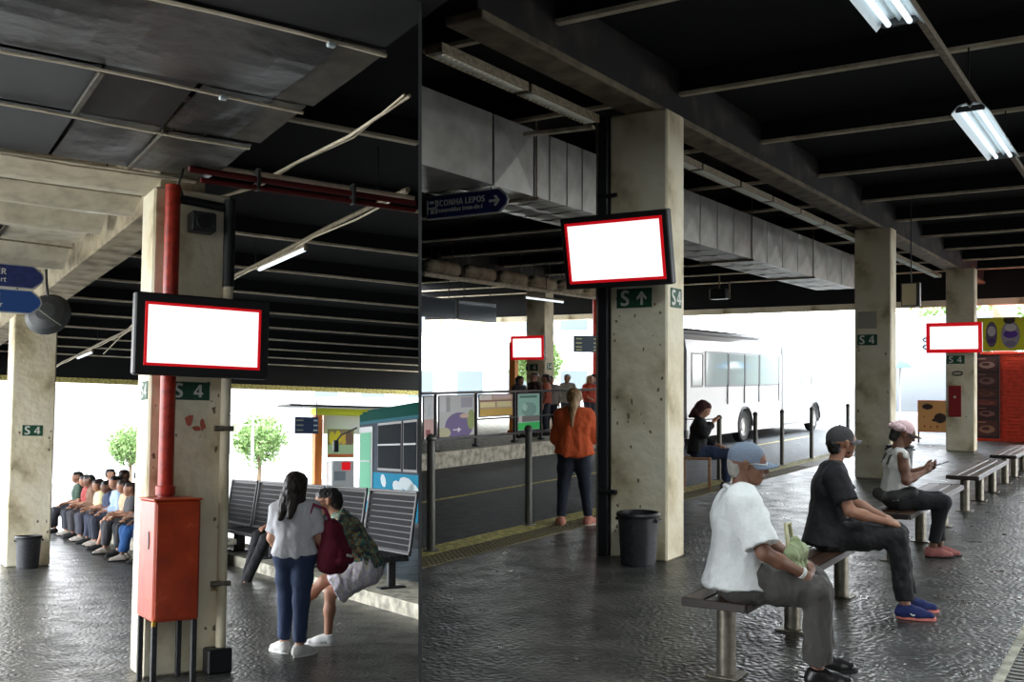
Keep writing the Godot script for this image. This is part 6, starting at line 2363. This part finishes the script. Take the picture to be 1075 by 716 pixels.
	tube(st, [Vector3(-0.04, 0.42, 0.03), Vector3(-0.14, 0.58, 0.02), Vector3(-0.19, 0.62, -0.07), Vector3(-0.16, 0.48, -0.14), Vector3(-0.05, 0.2, -0.11)], 0.024, 6, true, 0.4)
	obj("strap", st, cloth(g8(120, 24, 60), g8(150, 40, 80), 123), bp)

	# person in the flowered shirt, half seated
	j = seated(0.6, 0.44, 1.0)
	j.merge({"pel": Vector3(0, 0.71, 0), "waist": Vector3(0, 0.87, -0.06), "che": Vector3(0, 1.05, -0.18), "nek": Vector3(0, 1.2, -0.29), "hd": Vector3(0, 1.33, -0.39), "sl": Vector3(-0.17, 1.14, -0.25), "sr": Vector3(0.17, 1.14, -0.25), "hl": Vector3(-0.09, 0.69, -0.02), "hr": Vector3(0.09, 0.69, -0.02),
		"kl": Vector3(-0.1, 0.49, -0.34), "al": Vector3(-0.1, 0.09, -0.36), "kr": Vector3(0.06, 0.58, -0.42), "ar": Vector3(0.04, 0.3, -0.7), "el": Vector3(-0.2, 0.9, -0.3), "wl": Vector3(-0.12, 0.82, -0.54), "er": Vector3(0.2, 0.9, -0.34), "wr": Vector3(0.06, 0.8, -0.56), "pitch": -0.12, "yaw": 0.1}, true)
	var fs := figure("half seated person in a flowered shirt and pale patterned shorts, one leg raised", "", P(4.2, 0, 8.82), Vector2(-1.0, 0.05), j, {
		"skin": skin_mid, "cell": 0.015, "fine": 0.006, "bulk": 1.0, "tipr": -0.5,
		"shirt": {"mat": surf([[0.0, g8(14, 40, 56)], [0.3, g8(26, 92, 110)], [0.4, g8(24, 30, 44)], [0.47, g8(226, 130, 70)], [0.53, g8(40, 110, 60)], [0.6, g8(40, 160, 190)], [0.7, g8(226, 206, 120)], [1.0, g8(150, 40, 60)]], 0.02, 1.3, 0.8, 124), "ease": 0.03, "sleeve": 0.9, "hem": 0.04, "folds": 0.02},
		"trousers": {"mat": surf([[0.0, g8(170, 150, 186)], [0.4, g8(214, 208, 222)], [0.6, g8(232, 228, 232)], [0.8, g8(206, 190, 150)], [1.0, g8(150, 120, 170)]], 0.03, 1.5, 0.8, 125), "ease": 0.036, "length": 0.86, "folds": 0.02}, "shoes": cloth(g8(206, 204, 200), g8(232, 230, 226), 126), "soles": M.white, "stripe": M.dark,
		"hair": hair_black, "hair_bones": short_hair() + [[Vector3(0, 0.03, 0.06), Vector3(0, -0.03, 0.08), 0.07, 0.06]]})
	glasses(fs, j, M.dark, M.dark_glass)

	# person in black trousers stretched out on a bench
	j = seated(0.56, -0.12, 1.0)
	j.merge({"kl": Vector3(-0.1, 0.56, -0.5), "kr": Vector3(0.14, 0.6, -0.46), "al": Vector3(-0.12, -0.07, -0.86), "ar": Vector3(0.16, -0.07, -0.66)}, true)
	figure("person in black trousers sitting on a waiting bench behind the woman in white", "", P(5.5, 0.0, 14.2), Vector2(-0.66, 0.75), j, {
		"skin": skin_mid, "cell": 0.02, "fine": 0.012, "shirt": {"mat": black_cloth, "ease": 0.03, "sleeve": 1.8}, "trousers": {"mat": black_cloth, "ease": 0.022}, "shoes": cloth(g8(120, 70, 60), g8(150, 96, 82), 127), "soles": M.white, "hair": hair_dark, "hair_bones": short_hair()})

	# the waiting crowd
	var crowd := [
		["magenta and white skirt and a tan top", g8(196, 160, 120), g8(160, 40, 100), 0.62, skin_tan, hair_dark, 0.3], ["white hooded top and dark jeans", g8(206, 208, 216), g8(44, 50, 74), 1.85, skin_mid, hair_grey, 0.5],
		["black top with blue jeans", g8(40, 40, 46), g8(40, 84, 140), 1.85, skin_dark, hair_black, 0.1], ["grey shirt, tall and bald", g8(120, 122, 124), g8(46, 46, 50), 1.85, skin_tan, null, 0.0],
		["charcoal vest holding a folder", g8(64, 64, 68), g8(56, 56, 60), 1.85, skin_mid, hair_dark, 0.2], ["beige dress", g8(186, 160, 130), g8(176, 150, 122), 0.8, skin_mid, hair_dark, 0.6],
		["light blue shirt", g8(150, 170, 196), g8(40, 44, 58), 1.85, skin_mid, hair_black, 0.1], ["navy shirt and navy trousers", g8(38, 48, 76), g8(34, 40, 60), 1.85, skin_dark, hair_black, 0.2],
		["pale yellow top", g8(206, 196, 150), g8(60, 60, 70), 1.85, skin_mid, hair_dark, 0.5], ["brown shirt", g8(110, 80, 60), g8(50, 48, 52), 1.85, skin_dark, hair_black, 0.1],
		["red striped top", g8(150, 56, 52), g8(44, 44, 52), 1.85, skin_mid, hair_dark, 0.4], ["dark green shirt", g8(50, 72, 56), g8(40, 40, 48), 1.85, skin_mid, hair_black, 0.2],
	]
	for k in crowd.size():
		var q: Array = crowd[k]
		var f := rng.randf_range(-0.05, 0.12)
		j = seated(0.44, 0.1 + f * 2.0, rng.randf_range(0.9, 1.12))
		j.merge({"al": Vector3(-0.12, 0.09, -0.4 + rng.randf_range(-0.25, 0.1)), "yaw": rng.randf_range(-0.5, 0.5), "pitch": rng.randf_range(-0.3, 0.0), "wl": Vector3(-0.1, 0.68, -0.3)}, true)
		var o := {"skin": q[4], "cell": 0.025, "fine": 0.016, "bulk": rng.randf_range(0.88, 1.22), "shirt": {"mat": flat_cloth(q[1]), "ease": 0.028, "sleeve": 0.8 if k % 3 else 1.8}, "trousers": {"mat": flat_cloth(q[2]), "ease": 0.03, "length": q[3]}, "shoes": M.rubber if k % 2 else flat_cloth(g8(170, 160, 150))}
		if q[5] != null:
			o.hair = q[5]
			o.hair_bones = short_hair() if q[6] < 0.3 else long_hair(0.22)
		figure("seated person in a %s among the waiting crowd" % q[0], "waiting crowd on the ledge", P(4.5 + rng.randf_range(-0.1, 0.1), 0, 16.25 + k * 0.74 + rng.randf_range(-0.12, 0.12)), Vector2(-0.84, 0.54), j, o)
	var back := [["dark purple coat", g8(70, 52, 74)], ["olive shirt", g8(96, 100, 70)], ["white blouse", g8(206, 206, 206)], ["teal shirt", g8(50, 110, 116)], ["orange brown shirt", g8(160, 100, 60)]]
	for k in back.size():
		j = seated(0.44, -0.05, 1.2)
		j.merge({"yaw": rng.randf_range(-0.7, 0.7)}, true)
		figure("person in a %s seated with their back to the waiting crowd" % back[k][0], "people behind the waiting crowd", P(5.12, 0, 19.0 + k * 1.35), Vector2(0.84, -0.54), j, {
			"skin": [skin_dark, skin_tan, skin_mid][k % 3], "cell": 0.026, "fine": 0.018, "shirt": {"mat": flat_cloth(back[k][1]), "ease": 0.03, "sleeve": 1.7}, "trousers": {"mat": flat_cloth(g8(52, 52, 60)), "ease": 0.025}, "shoes": M.rubber, "hair": [hair_black, hair_dark][k % 2], "hair_bones": short_hair()})


func glasses(t: Node3D, j: Dictionary, frame: Material, lens: Material) -> void:
	var hx := Transform3D(head_basis(j), j.hd)
	var st := S()
	for s: float in [-1.0, 1.0]:
		var ring := []
		for k in 11:
			var a := TAU * k / 10
			ring.append(Vector3(s * 0.033 + cos(a) * 0.024, 0.012 + sin(a) * 0.017, -0.112))
		tube(st, ring, 0.003, 5, false)
		tube(st, [Vector3(s * 0.057, 0.016, -0.112), Vector3(s * 0.08, 0.018, -0.05), Vector3(s * 0.086, 0.01, 0.02)], 0.003, 5)
	tube(st, [Vector3(-0.01, 0.016, -0.116), Vector3(0.01, 0.016, -0.116)], 0.003, 5)
	var g := obj("glasses", st, frame, t, hx)
	for s: float in [-1.0, 1.0]:
		st = S()
		lathe(st, [Vector2(0, 0.001), Vector2(1.0, 0.0), Vector2(0, -0.001)], 12, Vector3(s * 0.033, 0.012, -0.112), Basis(Vector3(0.022, 0, 0), Vector3(0, 0, 1), Vector3(0, 0.016, 0)))
		obj("lens", st, lens, g)


func wrist_watch(t: Node3D, j: Dictionary) -> void:
	var st := S()
	var d: Vector3 = (j.wr - j.er).normalized()
	var c: Vector3 = j.wr - d * 0.02
	tube(st, [c - d * 0.01, c + d * 0.01], 0.034, 14)
	obj("wrist_watch", st, M.rim, t)
